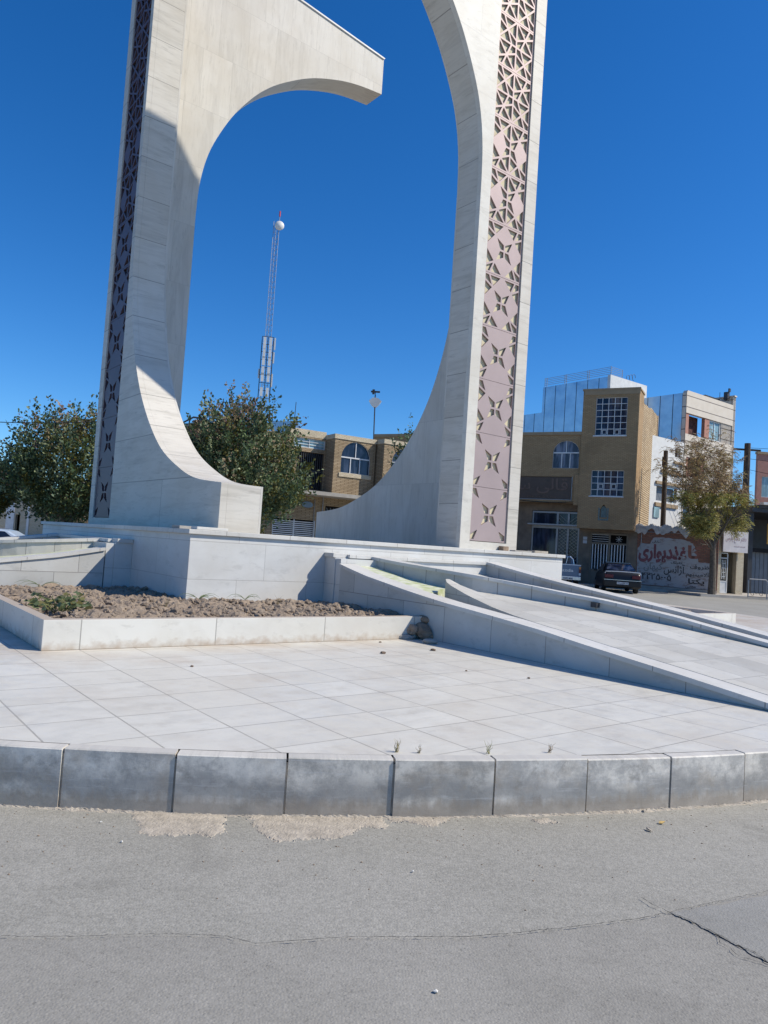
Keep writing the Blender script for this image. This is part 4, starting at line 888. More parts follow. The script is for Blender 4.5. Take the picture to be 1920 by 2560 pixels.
ac = tag(place(MB().box(-.75, .75, -.4, .4, 0, .75).box(-.78, -.751, -.35, .35, .1, .7).build('rooftop_cooler', 'sheet', bevel=.03), (-6.05, 42.5, 7.62), R(-8)), 'metal rooftop cooler box above the trees left of the brick house', 'air cooler')
MB().box(-7.2, -4.8, 41.8, 43.2, 7.2, 7.55).build('cooler_base', 'concrete').parent = ac
bpy.data.objects['cooler_base'].matrix_parent_inverse = (Matrix.Translation(ac.location) @ Matrix.Rotation(R(-8), 4, 'Z')).inverted()
sp_ = MB().tube((0, 0, 0), (-.08, 0, 2.9), .035); spo = sp_.build('weather_pole', 'dark_metal'); tag(place(spo, (-.86, 42, 7.3)), 'thin roof pole with a white shield and a small anemometer on top', 'weather pole')
MB().prism([(-.42, 2.55), (-.3, 2.35), (-.14, 2.2), (.02, 2.2), (.16, 2.35), (.3, 2.55), (.1, 2.72), (-.2, 2.74)], 'y', -.12, .12).build('shield', 'white_paint', spo)
MB().box(-.34, .18, -.05, .05, 3.05, 3.14).box(-.26, -.12, -.06, .06, 2.95, 3.22).tube((-.08, 0, 2.9), (-.08, 0, 3.1), .02).build('anemometer', 'dark_metal', spo)
an_ = MB().tube((0, 0, 0), (.04, 0, 1.9), .02).box(-.28, .38, -.03, .03, .95, 1.03).box(-.1, .2, -.05, .05, .85, .95)
tag(place(an_.build('roof_aerial', 'dark_metal'), (-5.5, 42, 7.6)), 'short thin aerial standing on the roof beside the metal cooler', 'aerial')

# ------------------------------------------------------------------ kiosk, sign, right edge buildings
kk = thing('gatehouse', 'small cream brick gatehouse with a white metal door and mossy roof edge', 'gatehouse', (19.0, 41.4, .14), R(14))
wl_ = wall_holes(rect(-.25, 1.62, 0, 3.25), [rect(.12, 1.15, .02, 2.35)], 0, .3); wl_.box(-.25, -.05, .301, 2.4, 0, 3.25); wl_.box(1.45, 1.62, .301, 2.4, 0, 3.25); wl_.build('brick_wall', 'brick_cream', kk)
MB().box(-.32, 1.7, -.1, 2.5, 3.251, 3.42).build('roof', 'awn', kk); MB().box(.12, 1.4, 1.5, 1.6, 0, 3.1).build('dark_room', 'shutter', kk)
dr = MB(); 
for x in (.14, .60): dr.box(x - .025, x + .025, .05, .1, 0, 2.3)
for z in (.05, .7, 2.0, 2.28): dr.box(.12, .62, .05, .1, z - .025, z + .025)
for z in (.95, 1.2, 1.45, 1.7): dr.box(.24, .5, .06, .09, z - .015, z + .015)
for x in (.26, .37, .48): dr.box(x - .012, x + .012, .06, .09, .8, 1.9)
dd = dr.build('metal_door', 'white_paint', kk); MB().box(.15, .6, .07, .08, .05, .68).build('door_panel', 'white_paint', dd)
sb = thing('signboard', 'pale signboard with faint rose lettering mounted above the gatehouse door', 'sign', (19.0, 41.15, 2.5), R(14))
MB().box(.1, 1.72, 0, .1, 0, 1.18).build('board', 'sign_white', sb)
text_obj('lettering', '\uFEB1\uFEAD\uFE8E\uFB58 \uFEC9\uFE8E\uFED3\uFEA9 \uFEAE\uFE98\uFED3\uFEA9', 'sign_rose', .25, 1.6, .52, .92, -.004, sb, .004, .01)
text_obj('lettering', '\uFEEA\uFEE3\uFE8E\uFEE8\uFBFE\uFEEE\uFB94 \uFEEA\uFEE3\uFE8E\uFEE8\uFBFE\uFEEE\uFB94', 'sign_rose', .8, 1.55, .28, .38, -.004, sb, .003)
rb_ = thing('open_fronted_shop', 'dark open fronted shop with a ribbed grey shutter at the right edge', 'shop', (22.5, 45.2, .14), R(8))
MB().box(0, .3, 0, 6, 0, 5.0).box(.3, 14, 5.9, 6, 0, 5.0).box(-.1, 14, -.4, 6, 5.0, 5.25).build('shell', 'dark_metal', rb_)
sh_ = MB(); 
for i in range(12): sh_.box(.32 + i * .28, .57 + i * .28, .5, .56, 0, 2.55)
sh_.build('ribbed_shutter', 'shutter', rb_); MB().box(.31, 5, .1, .45, 2.56, 2.8).build('lintel', 'black', rb_)
MB().box(.4, 8, -.75, -.35, 5.45, 5.6).build('roof_edge', 'white_paint', rb_); MB().box(.3, 8, -.5, 5.8, 5.26, 5.44).build('roof', 'dark_metal', rb_)
yb = thing('yellow_board', 'yellow advertising board hung above the grey shutter at the right edge', 'sign', (23.4, 44.7, 3.2), R(8)); MB().box(0, 1.6, 0, .08, 0, 1.25).build('board', 'yellow', yb)
MB().box(.2, .9, -.006, -.001, .9, .97).build('writing_bar', 'ink', yb)
fb_ = thing('far_building', 'distant pinkish building with a blue window past the bare pole', 'building', (35.4, 70, 0), R(5))
wall_holes(rect(0, 9, 0, 12.7), [rect(.5, 3.5, 8.6, 10.6), rect(.4, 3.5, 5.8, 7.8)], 0, .3).build('front_wall', 'pink', fb_); MB().box(-.1, 9, -.1, .299, 12.71, 12.95).build('parapet', 'trimtan', fb_)
grid_window(fb_, .5, 3.5, 8.6, 10.6, .1, 2, 1, .05, glass='glass_pale'); grid_window(fb_, .4, 3.5, 5.8, 7.8, .1, 2, 1, .05)
lh = thing('low_house', 'low ochre house glimpsed under the trees at the far left', 'house', (-38, 61, 0), R(-6))
wall_holes(rect(0, 20, 0, 3.4), [rect(8.0, 8.4, .8, 2.2), rect(12, 13.2, .9, 2.2)], 0, .3).build('front_wall', 'brick_cream', lh); MB().box(0, 20, .3, 6, 3.3, 3.4).build('roof', 'concrete', lh)
MB().box(7.2, 7.9, -.05, -.001, .9, 3.2).box(9.0, 9.2, -.05, -.001, .1, 3.3).build('white_pier', 'white_paint', lh); MB().box(0, 20, .9, 1, .1, 3.2).build('dark_room', 'black', lh)
bh = thing('brick_shop', 'orange brick shop just visible behind the foot of the left tower', 'shop', (-27, 59, 0), R(2))
MB().box(0, 8, 0, 5, 0, 3.3).build('wall', 'brick_rough', bh); MB().box(-.1, 8.1, -.6, 5, 3.3, 3.5).build('roof', 'trimtan', bh); MB().box(1, 7, -.3, -.01, 2.3, 2.42).build('awning_bar', 'sign_brown', bh)
# extra houses closing the street behind the trees
hs = thing('row_house', 'plain brick house behind the trees left of the monument', 'house', (-22, 52, 0), R(6)); MB().box(0, 13, 0, 6, 0, 4.6).build('wall', 'brick_dun', hs); MB().box(-.1, 13.1, -.1, 6.1, 4.601, 4.85).build('parapet', 'brick_cream', hs)

# ------------------------------------------------------------------ poles, wires, mast
def pole(label, x, y, h, r=.15, lean=0):
    o = MB().tube((0, 0, 0), (lean, 0, h), r, r * .75, 10).build('utility_pole', 'wood'); tag(place(o, (x, y, .1)), label, 'pole', 'wooden utility poles'); c = MB()
    c.box(lean - .9, lean + .9, -.06, .06, h - .5, h - .38).build('cross_arm', 'wood', o) if h > 9.5 else None
    return o
pole('thick wooden pole rising behind the painted brick wall', 16.75, 44, 8.3, .17, -.05)
pole('tall wooden pole with a cross arm to the right of the beige building', 24.55, 50, 10.1, .26)
def wire(name, label, a_, b_, sag=.3, r=.012):
    a_, b_ = Vector(a_), Vector(b_); pts = [a_.lerp(b_, t) - Vector((0, 0, sag * 4 * t * (1 - t))) for t in np.linspace(0, 1, 14)]
    return tag(MB().path(pts, [r] * 14, 4).build(name, 'rubber', uv=False), label, 'wire')
pole('wooden pole hidden behind the left marble tower, holding the left wire', -10.15, 30.4, 6.5, .12)
wire('overhead_wire', 'black overhead wire crossing the sky in front of the left tree', (-30, 25.5, 7.4), (-10.15, 30.3, 6.2), 1.35, .02)
for i, (z0, z1, nm) in enumerate(((8.3, 9.0, 'topmost'), (7.35, 8.0, 'second'), (6.8, 7.3, 'third'), (6.3, 6.7, 'fourth'))):
    wire('overhead_wire', f'thin wire crossing the tan building and the bare tree, {nm} of the parallel wires', (2, 45.0, z0 + .2), (24.4, 49.9, z1), .25, .010)
    w_ = bpy.context.collection
for i, (z1, nm) in enumerate(((10.2, 'highest'), (8.6, 'middle'), (7.3, 'lowest'))):
    wire('overhead_wire', f'wire leaving the tall cross armed pole to the right, {nm} one', (24.7, 50, 9.9 - i * .75), (44, 46, z1 + 1.2 - i), .5, .016)
wire('overhead_wire', 'slanting wire from the roof of the open shop up to the tall pole', (24.0, 44.6, 5.7), (33, 56, 11.5), .2, .014)
ms_ = thing('radio_mast', 'very tall thin lattice radio mast with a white dish near its top', 'mast', (-13.98, 80, 0), R(12))
lt = MB(); tri = [(-.38, -.2), (.38, -.2), (0, .45)]
for (x, y) in tri: lt.tube((x, y, 0), (x * .8, y * .8, 36.6), .026, n=5)
for k in range(60):
    z = k * .61; s = 1 - .2 * z / 36.6
    for i in range(3):
        (x0, y0), (x1, y1) = tri[i], tri[(i + 1) % 3]; lt.tube((x0 * s, y0 * s, z), (x1 * s, y1 * s, z), .014, n=3, cap=False); lt.tube((x0 * s, y0 * s, z), (x1 * s, y1 * s, z + .61), .012, n=3, cap=False)
lt.build('lattice', 'grey_metal', ms_)
cg = MB()
for z in np.arange(16.8, 23.6, .85):
    for x0, y0, x1, y1 in ((-.62, -.4, .62, -.4), (.62, -.4, .62, .6), (-.62, -.4, -.62, .6)): cg.tube((x0, y0, z), (x1, y1, z), .04, n=4)
for x, y in ((-.62, -.4), (.62, -.4), (0, -.42), (.62, .6), (-.62, .6)): cg.tube((x, y, 16.8), (x, y, 23.5), .045, n=4)
cg.build('antenna_cage', 'dark_metal', ms_)
ap = MB()
for z in (17.0, 18.6, 19.3, 20.4, 21.2, 22.2): 
    for x in (-.34, .3): ap.box(x - .15, x + .15, -.62, -.5, z, z + (1.3 if z > 22 else .95))
ap.box(.66, .8, -.3, -.1, 18.2, 19.6); ap.box(.68, .82, -.3, -.1, 20.8, 22.0); ap.box(-.82, -.68, -.3, -.1, 19.0, 20.0); ap.box(.7, .85, -.3, -.1, 22.3, 23.6)
ap.build('panel_antenna', 'white_paint', ms_)
ds = MB(); secs = []
for r_, y in ((.05, -.62), (.44, -.55), (.52, -.45), (.46, -.25), (.3, -.1)): secs.append([(.32 + r_ * math.cos(t), y, 36.1 + r_ * math.sin(t)) for t in np.linspace(0, 2 * math.pi, 20, endpoint=False)])
ds.loft(secs); ds.build('dish', 'white_paint', ms_, smooth=True)
MB().tube((.3, 0, 34), (.3, 0, 37.3), .04).build('top_rod', 'grey_metal', ms_); MB().tube((.3, 0, 37.3), (.3, 0, 37.9), .08).build('warning_lamp', 'red_aviation', ms_)
bfm = thing('billboard_frame', 'thin steel roof frame poking out from behind the left side of the middle tree', 'frame', (-10.4, 38, 0)); f_ = MB()
for x in (0, 1.0, 2.4): f_.tube((x, 0, 0), (x, 0, 7.4), .04, n=5)
f_.tube((-.5, 0, 7.2), (3.2, 0, 7.4), .04, n=5); f_.tube((-.4, 0, 6.5), (2.4, 0, 6.6), .03, n=5); f_.path([(-.6, 0, 6.2), (-.3, 0, 7.3), (.2, 0, 7.6), (.9, 0, 7.55)], [.05] * 4, 5); f_.build('steel_frame', 'dark_metal', bfm)

# ------------------------------------------------------------------ railing by the road
ra = thing('railing', 'low grey tubular railing with scroll ironwork at the road edge', 'railing', (19.45, 38.9, .12), R(-3))
f_ = MB(); f_.path([(0, 0, 0), (0, 0, .9), (.05, 0, .97), (.9, 0, .97), (.96, 0, .9), (.96, 0, -.05)], [.028] * 6, 6); f_.path([(1.05, 0, 0), (1.05, 0, .9), (1.12, 0, .95), (6, .6, .95)], [.028] * 4, 6); f_.build('rail', 'grey_metal', ra)
s_ = MB()
for cx_ in (.25, .7, 1.3, 1.8, 2.3): s_.path([(cx_ + (.17 - .02 * t) * math.cos(t) * (1 if t < 6 else .8), 0, .2 + (.17 - .02 * t) * math.sin(t)) for t in np.linspace(0, 7, 22)], [.013] * 22, 4)
s_.tube((0, 0, .05), (5, .5, .05), .012); s_.build('scrollwork', 'dark_metal', ra)

# ------------------------------------------------------------------ vehicles (local: x right, y forward, origin rear centre on the ground)
def sec(y, hw, z0, z1, r=.12, n=4, tumble=.04):
    P = []
    for cx_, cz_, a0 in ((hw - r, z0 + r, -90), (hw - r - tumble, z1 - r, 0), (-hw + r + tumble, z1 - r, 90), (-hw + r, z0 + r, 180)):
        for k in range(n): a_ = R(a0 + 90 * k / (n - 1)); P.append((cx_ + r * math.cos(a_), y, cz_ + r * math.sin(a_)))
    return P
def wheel(parent, x, y, r=.31, wdt=.19):
    t = MB(); t.loft([[(x + dx, y + rr_ * math.cos(a_), r + rr_ * math.sin(a_)) for a_ in np.linspace(0, 2 * math.pi, 24, endpoint=False)] for dx, rr_ in ((-wdt / 2, r * .6), (-wdt / 2, r * .93), (-wdt * .35, r), (wdt * .35, r), (wdt / 2, r * .93), (wdt / 2, r * .6))])
    w_ = t.build('wheel', 'rubber', parent); s = 1 if x > 0 else -1
    MB().tube((x + s * wdt * .2, y, r), (x + s * (wdt / 2 + .005), y, r), r * .62, r * .55, 16).build('rim', 'grey_metal', w_)
def sedan(label, mat, loc_, rz, scale=1, number=''):
    c = thing('parked_car', label, 'car', loc_, rz, scale=scale)
    b = MB(); b.loft([sec(*a_) for a_ in ((0.02, .76, .36, .66, .10), (.0 + .06, .82, .26, .88, .12), (.14, .845, .24, .97, .10), (.55, .855, .22, 1.0, .10), (1.0, .86, .20, 1.0, .10), (2.2, .86, .20, .96, .10), (3.2, .855, .20, .93, .10), (3.9, .83, .22, .84, .12), (4.25, .78, .26, .74, .14), (4.38, .70, .34, .62, .1))])
    b.build('body', mat, c, smooth=True)
    g = MB(); 
    def gs(y, hb, ht, z0, z1): return [(-hb, y, z0), (hb, y, z0), (ht, y, z1 - .05), (ht - .08, y, z1), (-ht + .08, y, z1), (-ht, y, z1 - .05)]
    g.loft([gs(.62, .76, .72, .93, 1.03), gs(1.28, .78, .60, .93, 1.36), gs(1.5, .79, .59, .93, 1.395), (gs(2.3, .79, .60, .93, 1.385)), gs(2.6, .78, .62, .93, 1.34), gs(3.25, .76, .72, .90, .98)])
    g.build('cabin', mat, c, smooth=False, bevel=.03)
    rw_ = MB().add([(-.66, .70, 1.055), (.66, .70, 1.055), (.53, 1.22, 1.325), (-.53, 1.22, 1.325)], [(0, 1, 2, 3)])
    rw_.v = [(x, y - .03, z + .012) for x, y, z in rw_.v]; rw_.build('rear_window', 'glass', c, recalc=False)
    for s in (-1, 1):
        sw = MB().add([(s * .772, 1.0, 1.0), (s * .775, 2.95, 1.0), (s * .652, 2.5, 1.31), (s * .625, 1.42, 1.325)], [(0, 1, 2, 3)]); sw.v = [(x + s * .012, y, z) for x, y, z in sw.v]; sw.build('side_window', 'glass', c, recalc=False)
        MB().box(s * .42, s * .80, -.012, .09, .70, .86).build('tail_lamp', 'tail_red', c, bevel=.02)
        MB().box(s * .86, s * 1.02, 2.75, 2.83, .95, 1.06).build('mirror', mat, c, bevel=.02)
        wheel(c, s * .74, .95); wheel(c, s * .74, 3.55)
    sp = MB(); sp.path([(-.80, .04, .90), (-.76, .03, .985), (-.3, .0, 1.005), (.3, .0, 1.005), (.76, .03, .985), (.80, .04, .90)], [.026] * 6, 6); sp.build('spoiler', 'chrome', c)
    bp = MB().box(-.83, .83, -.06, .3, .30, .60); bo = bp.build('rear_bumper', mat, c, bevel=.04); MB().box(-.84, .84, -.068, .0, .60, .622).build('bumper_trim', 'chrome', bo)
    pl_ = MB().box(-.26, .26, -.078, -.062, .42, .53).build('number_plate', 'plate', c)
    if number: text_obj('plate_number', number, 'ink', -.22, .22, .44, .51, -.08, pl_, .001, .01)
    for s in (-1, 1): MB().tube((s * .5, 1.45, 1.40), (s * .5, 2.3, 1.40), .012).build('roof_bar', 'grey_metal', c)
    MB().box(-.56, .56, 1.60, 1.64, 1.40, 1.425).build('roof_bar', 'grey_metal', c)
    return c
hd = -math.atan2(.76, 4.3)
sedan('black sedan parked rear towards the camera in front of the painted wall', 'car_black', (11.95, 36.3, 0), hd, 1.06, number='14 \u0628 835 13')
sedan('pale blue sedan half hidden behind the coping at the far left', 'car_silver', (-15.2, 25.2, 0), R(-80), .93)
pk = thing('pickup_truck', 'blue grey pickup truck with its tailgate showing past the end of the plinth', 'pickup truck', (9.62, 38.4, 0), R(-8))
b = MB(); b.loft([sec(*a_) for a_ in ((.0, .79, .62, 1.22, .03, 3, .0), (2.2, .80, .60, 1.24, .03, 3, .0), (2.25, .80, .45, 1.22, .05, 3, .02), (3.6, .80, .42, 1.10, .08, 3, .02), (4.6, .76, .42, 1.02, .1, 3, .02), (4.85, .70, .48, .85, .1, 3, .02))]); b.build('body', 'car_blue', pk)
MB().box(-.68, .68, -.012, .02, .68, 1.19).build('tailgate', 'car_blue', pk, bevel=.01)
MB().box(-.79, .79, -.02, .04, 1.195, 1.245).build('tailgate_top', 'car_silver', pk, bevel=.01)
text_obj('lettering', 'mazda', 'white_paint', -.42, .42, .86, 1.02, -.016, pk, .003, .02)
cbn = MB(); cbn.loft([[(-.70, y, 1.2), (.70, y, 1.2), (w_, y, h_), (-w_, y, h_)] for y, w_, h_ in ((2.28, .60, 1.62), (2.5, .58, 1.68), (3.4, .58, 1.66), (4.0, .66, 1.22))]); cbn.build('cab', 'car_blue', pk, bevel=.03)
MB().box(-.52, .52, 2.255, 2.275, 1.27, 1.58).build('rear_window', 'glass', pk)
hpz = MB(); hpz.path([(.25, 2.1, 1.2), (.32, 2.1, 1.62), (.45, 2.1, 1.66), (.62, 2.1, 1.5), (.68, 2.1, 1.2)], [.03] * 5, 6); hpz.build('roll_bar', 'chrome', pk)
for s in (-1, 1):
    tl = MB().box(s * .70, s * .80, -.02, .05, .82, 1.02).build('tail_lamp', 'tail_red', pk); MB().box(s * .70, s * .80, -.021, .05, 1.021, 1.14).build('indicator', 'tail_amber', tl); MB().box(s * .70, s * .80, -.021, .05, .70, .819).build('reversing_light', 'white_paint', tl)
    wheel(pk, s * .68, .95, .34, .2); wheel(pk, s * .68, 3.9, .34, .2)
bo = MB().box(-.80, .80, -.16, -.03, .44, .63).build('rear_bumper', 'chrome', pk, bevel=.02)
pl_ = MB().box(-.12, .40, -.175, -.161, .47, .58).build('number_plate', 'plate', pk); text_obj('plate_number', '\u06F1\u06F7\u06F2 66', 'ink', -.08, .36, .49, .56, -.178, pl_, .001, .008)

# ------------------------------------------------------------------ vegetation
def leaves_mesh(name, C, S, dirs, tint, aspect=.55):
    """C Nx3 centres, S sizes, dirs Nx3 long axis, tint Nx3"""
    n = len(C); r_ = rng.normal(size=(n, 3)); d = dirs / np.linalg.norm(dirs, axis=1)[:, None]
    s = np.cross(d, r_); s /= np.linalg.norm(s, axis=1)[:, None] + 1e-9; nn = np.cross(d, s)
    L_ = d * S[:, None]; W_ = s * (S * aspect)[:, None] * .5; K_ = nn * (S * .12)[:, None]
    v = np.stack([C, C + L_ * .5 + W_ + K_, C + L_, C + L_ * .5 - W_ + K_], 1).reshape(-1, 3)
    me = bpy.data.meshes.new(name); me.vertices.add(4 * n); me.vertices.foreach_set('co', v.ravel()); me.loops.add(4 * n); me.loops.foreach_set('vertex_index', np.arange(4 * n))
    me.polygons.add(n); me.polygons.foreach_set('loop_start', np.arange(n) * 4); me.polygons.foreach_set('loop_total', np.full(n, 4)); me.update(calc_edges=True)
    at = me.attributes.new('tint', 'FLOAT_COLOR', 'POINT'); at.data.foreach_set('color', np.concatenate([np.repeat(tint, 4, 0), np.ones((4 * n, 1))], 1).astype(np.float32).ravel())
    me.materials.append(M['leaf']); return me
def leaf_obj(name, parent, *a_, **k):
    o = bpy.data.objects.new(name, leaves_mesh(name, *a_, **k)); COL.objects.link(o); o.parent = parent; return o
DK = np.array([[.06, .095, .045], [.10, .145, .065], [.23, .27, .15], [.08, .125, .075]]); RD = np.array([[.24, .15, .11], [.22, .17, .10], [.19, .12, .09], [.28, .21, .12]]); OL = np.array([[.13, .13, .03], [.16, .15, .035]])
def street_tree(label, x, y, h, zc, rx, ry, rz_, n_sh, base_z=.1, autumn=.3, seed=1, skew=0, shoot=.9, lf=.13, per=34, group='dense street trees across the road'):
    global rng; rng = np.random.default_rng(seed); rr = random.Random(seed)
    t = thing('street_tree', label, 'tree', (x, y, base_z), 0, group)
    tr = MB(); tr.path([(0, 0, 0), (.05, 0, zc * .35), (.0, .05, zc * .7), (0, 0, zc)], [.19, .15, .12, .07], 9)
    for k in range(9):
        a_ = k * 2.4; l = rr.uniform(.6, .95); p0 = (0, 0, zc * rr.uniform(.35, .75)); p2 = (rx * l * math.cos(a_), ry * l * math.sin(a_), zc + rz_ * rr.uniform(-.2, .7)); p1 = (p2[0] * .45, p2[1] * .45, (p0[2] * .4 + p2[2] * .6))
        tr.path([p0, p1, p2], [.085, .055, .02], 6)
    tr.build('trunk', 'bark', t, uv=False)
    # shoots: upswept sprays on an uneven shell plus an inner fill
    lob = [(rr.uniform(0, 6.28), rr.uniform(-.6, .9), rr.uniform(.0, .28)) for _ in range(9)]
    u_ = rng.uniform(0, 2 * np.pi, n_sh); w_ = rng.uniform(-1, 1, n_sh); rad = rng.uniform(.35, 1, n_sh) ** .5
    bulge = np.ones(n_sh) * .86
    for a_, b_, g_ in lob: bulge += g_ * np.exp(-((np.angle(np.exp(1j * (u_ - a_)))) ** 2 / .35 + (w_ - b_) ** 2 / .16))
    cz = np.sqrt(1 - w_ ** 2); rad *= bulge
    P = np.stack([rx * rad * cz * np.cos(u_), ry * rad * cz * np.sin(u_), zc + rz_ * rad * w_], 1)
    P[:, 2] -= skew * np.maximum(0, P[:, 0]) / rx
    D = np.stack([cz * np.cos(u_) * .75, cz * np.sin(u_) * .75, .75 + .5 * w_], 1) + rng.normal(0, .22, (n_sh, 3)); D /= np.linalg.norm(D, axis=1)[:, None]
    ln_ = shoot * rng.uniform(.55, 1.25, n_sh) * (1 + .55 * (w_ > .45) * rng.random(n_sh))
    tt = rng.uniform(-.25, 1, (n_sh, per)); Cc = P[:, None] + D[:, None] * (tt * ln_[:, None])[..., None] + rng.normal(0, 1, (n_sh, per, 3)) * (.15 * shoot * (1.15 - np.clip(tt, 0, 1)))[..., None]
    dl = D[:, None] * .8 + rng.normal(0, .75, (n_sh, per, 3)); 
    warm = rng.random(n_sh) < autumn * (.08 + 1.1 * np.clip((P[:, 2] - zc) / rz_ - .05, 0, 1.0) ** 1.2) * (1.3 - .9 * (P[:, 0] > .2 * rx)); olv = rng.random(n_sh) < .22
    base = DK[rng.integers(0, 4, n_sh)]; base[olv] = OL[rng.integers(0, 2, olv.sum())] * .75; base[warm] = RD[rng.integers(0, 4, warm.sum())]
    tn = base[:, None] * rng.uniform(.65, 1.45, (n_sh, per, 1)); 
    N_ = n_sh * per; leaf_obj('crown', t, Cc.reshape(N_, 3), rng.uniform(.7, 1.25, N_) * lf, dl.reshape(N_, 3), tn.reshape(N_, 3), aspect=.6)
    return t
street_tree('dense dark green tree with reddish tips between the two towers', -6.0, 30, 7.2, 4.25, 2.45, 2.0, 2.35, 700, seed=2, skew=1.25, autumn=.42, per=34, shoot=1.05, lf=.15)
street_tree('dense dark tree with bronze tips just left of the left tower', -13.8, 32, 7, 3.55, 2.9, 2.5, 2.35, 860, seed=5, autumn=.28, shoot=1.1, lf=.15)
street_tree('low rusty tinted tree cut by the left edge of the photograph', -18.6, 33.5, 4.5, 2.65, 1.7, 1.8, 1.55, 520, seed=8, autumn=.45, shoot=.6)
street_tree('small tree whose tip shows above the right tower curved foot', 1.0, 35, 7.0, 4.7, .55, .6, 1.9, 120, seed=12, autumn=.05, shoot=.8)
def locust(label, x, y, seed):
    global rng; rng = np.random.default_rng(seed); rr = random.Random(seed)
    t = thing('street_tree', label, 'tree', (x, y, .12), 0); tr = MB()
    tr.path([(0, 0, 0), (.02, 0, 1.2), (-.03, 0, 2.4), (0, 0, 3.2)], [.21, .17, .15, .13], 10); tw = []
    def grow(p, d, l, r, dep):
        pts = [p]; q = Vector(p); dd_ = Vector(d)
        for i in range(4):
            dd_ = (dd_ + Vector((rr.uniform(-.16, .16), rr.uniform(-.16, .16), rr.uniform(-.05, .12)))).normalized(); q = q + dd_ * l / 4; pts.append(tuple(q))
            if dep >= 2 or (dep == 1 and i >= 1): tw.append((tuple(q), tuple(dd_), dep))
        tr.path(pts, [r * (1 - .17 * i) for i in range(5)], 5 if dep > 1 else 7)
        if dep < 3:
            for k in range(4 if dep == 0 else 4):
                a_ = rr.uniform(0, 6.28); sp = rr.uniform(.45, .95); o = dd_.orthogonal().normalized(); o2 = dd_.cross(o)
                nd = (dd_ + (o * math.cos(a_) + o2 * math.sin(a_)) * sp).normalized(); i0 = rr.choice([2, 3, 4])
                grow(pts[i0], nd, l * rr.uniform(.5, .72), r * .5, dep + 1)
    for k, (dx, dz, l) in enumerate(((-.55, .8, 2.6), (-.25, 1, 3.6), (.12, 1, 3.4), (.45, .9, 2.8), (.6, .7, 1.9), (-.8, .55, 2.3), (.05, 1, 3.0), (-.05, .8, 2.4), (-.6, .3, 1.5), (-.3, .3, 1.3))):
        grow((0, 0, 2.3 + .12 * k if k < 8 else 2.3), (dx, rr.uniform(-.6, .6), dz), l * .95, .07 if k < 8 else .05, 0 if l > 2.5 else 1)
    tr.build('trunk', 'bark', t, uv=False)
    C_, D_, T_ = [], [], []
    for p, d, dep in tw:
        dens = 2 if p[2] > 5.6 else (4 if p[2] > 4.2 else 6)
        if p[2] < 3.1: continue
        for k in range(dens if rr.random() < .9 else 0):
            a_ = rr.uniform(0, 6.28); fd = Vector((math.cos(a_), math.sin(a_), rr.uniform(-.6, .3))).normalized(); L_ = rr.uniform(.22, .42)
            z = p[2]; mixv = rr.random()
            if z > 5.4: c = (.27, .18, .10) if mixv < .6 else (.33, .26, .11)
            elif z > 4.2: c = (.34, .27, .09) if mixv < .5 else (.28, .29, .08)
            else: c = (.33, .30, .10) if mixv < .5 else ((.38, .34, .11) if mixv < .85 else (.11, .14, .05))
            for j in range(9):
                t_ = j / 9; q = Vector(p) + fd * L_ * t_ - Vector((0, 0, .16 * t_ * t_)); s = 1 if j % 2 else -1; sd = fd.cross(Vector((0, 0, 1))).normalized() * s
                C_.append(q); D_.append(sd * .8 + fd * .5 + Vector((0, 0, rr.uniform(-.5, .1)))); f = rr.uniform(.7, 1.3); T_.append([v * f for v in c])
    n = len(C_); leaf_obj('crown', t, np.array(C_), rng.uniform(.07, .13, n), np.array(D_), np.array(T_), aspect=.36)
    return t
locust('sparse feathery tree with brown and yellow green leaves on the far pavement', 17.75, 39.4, 21)

# small things -----------------------------------------------------
def tuft(label, x, y, z, n, h, seed, col=(.42, .34, .17), spread=.5):
    rr = random.Random(seed); b = MB()
    for k in range(n):
        a_ = rr.uniform(0, 6.28); l = h * rr.uniform(.5, 1.1); s = rr.uniform(.1, spread); p = [(rr.uniform(-.012, .012) + math.cos(a_) * s * l * t * (1 + t) * .5, rr.uniform(-.004, .004) + math.sin(a_) * s * l * t, l * t * (1 - .18 * t * s)) for t in (0, .35, .7, 1)]
        b.path(p, [.0022, .0019, .0013, .0004], 3)
    return tag(place(b.build('grass_tuft', plain('dry_grass_%d' % seed, col, .8, 0, .3, 30), uv=False), (x, y, z)), label, 'grass tuft', 'dry grass tufts sprouting behind the kerb')
tuft('largest dry grass tuft behind the kerb, left of the other three', .17, 4.45, ZP, 13, .085, 1)
tuft('faint grey grass tuft just right of the largest tuft behind the kerb', .30, 4.46, ZP, 8, .055, 2, (.36, .30, .2))
tuft('yellowish grass tuft at a kerb joint near the middle of the kerb', .73, 4.55, ZP, 6, .085, 3, (.40, .36, .14), .7)
tuft('short dry grass tuft behind the kerb, furthest right of the four', 1.13, 4.66, ZP, 8, .075, 4, (.36, .26, .15))
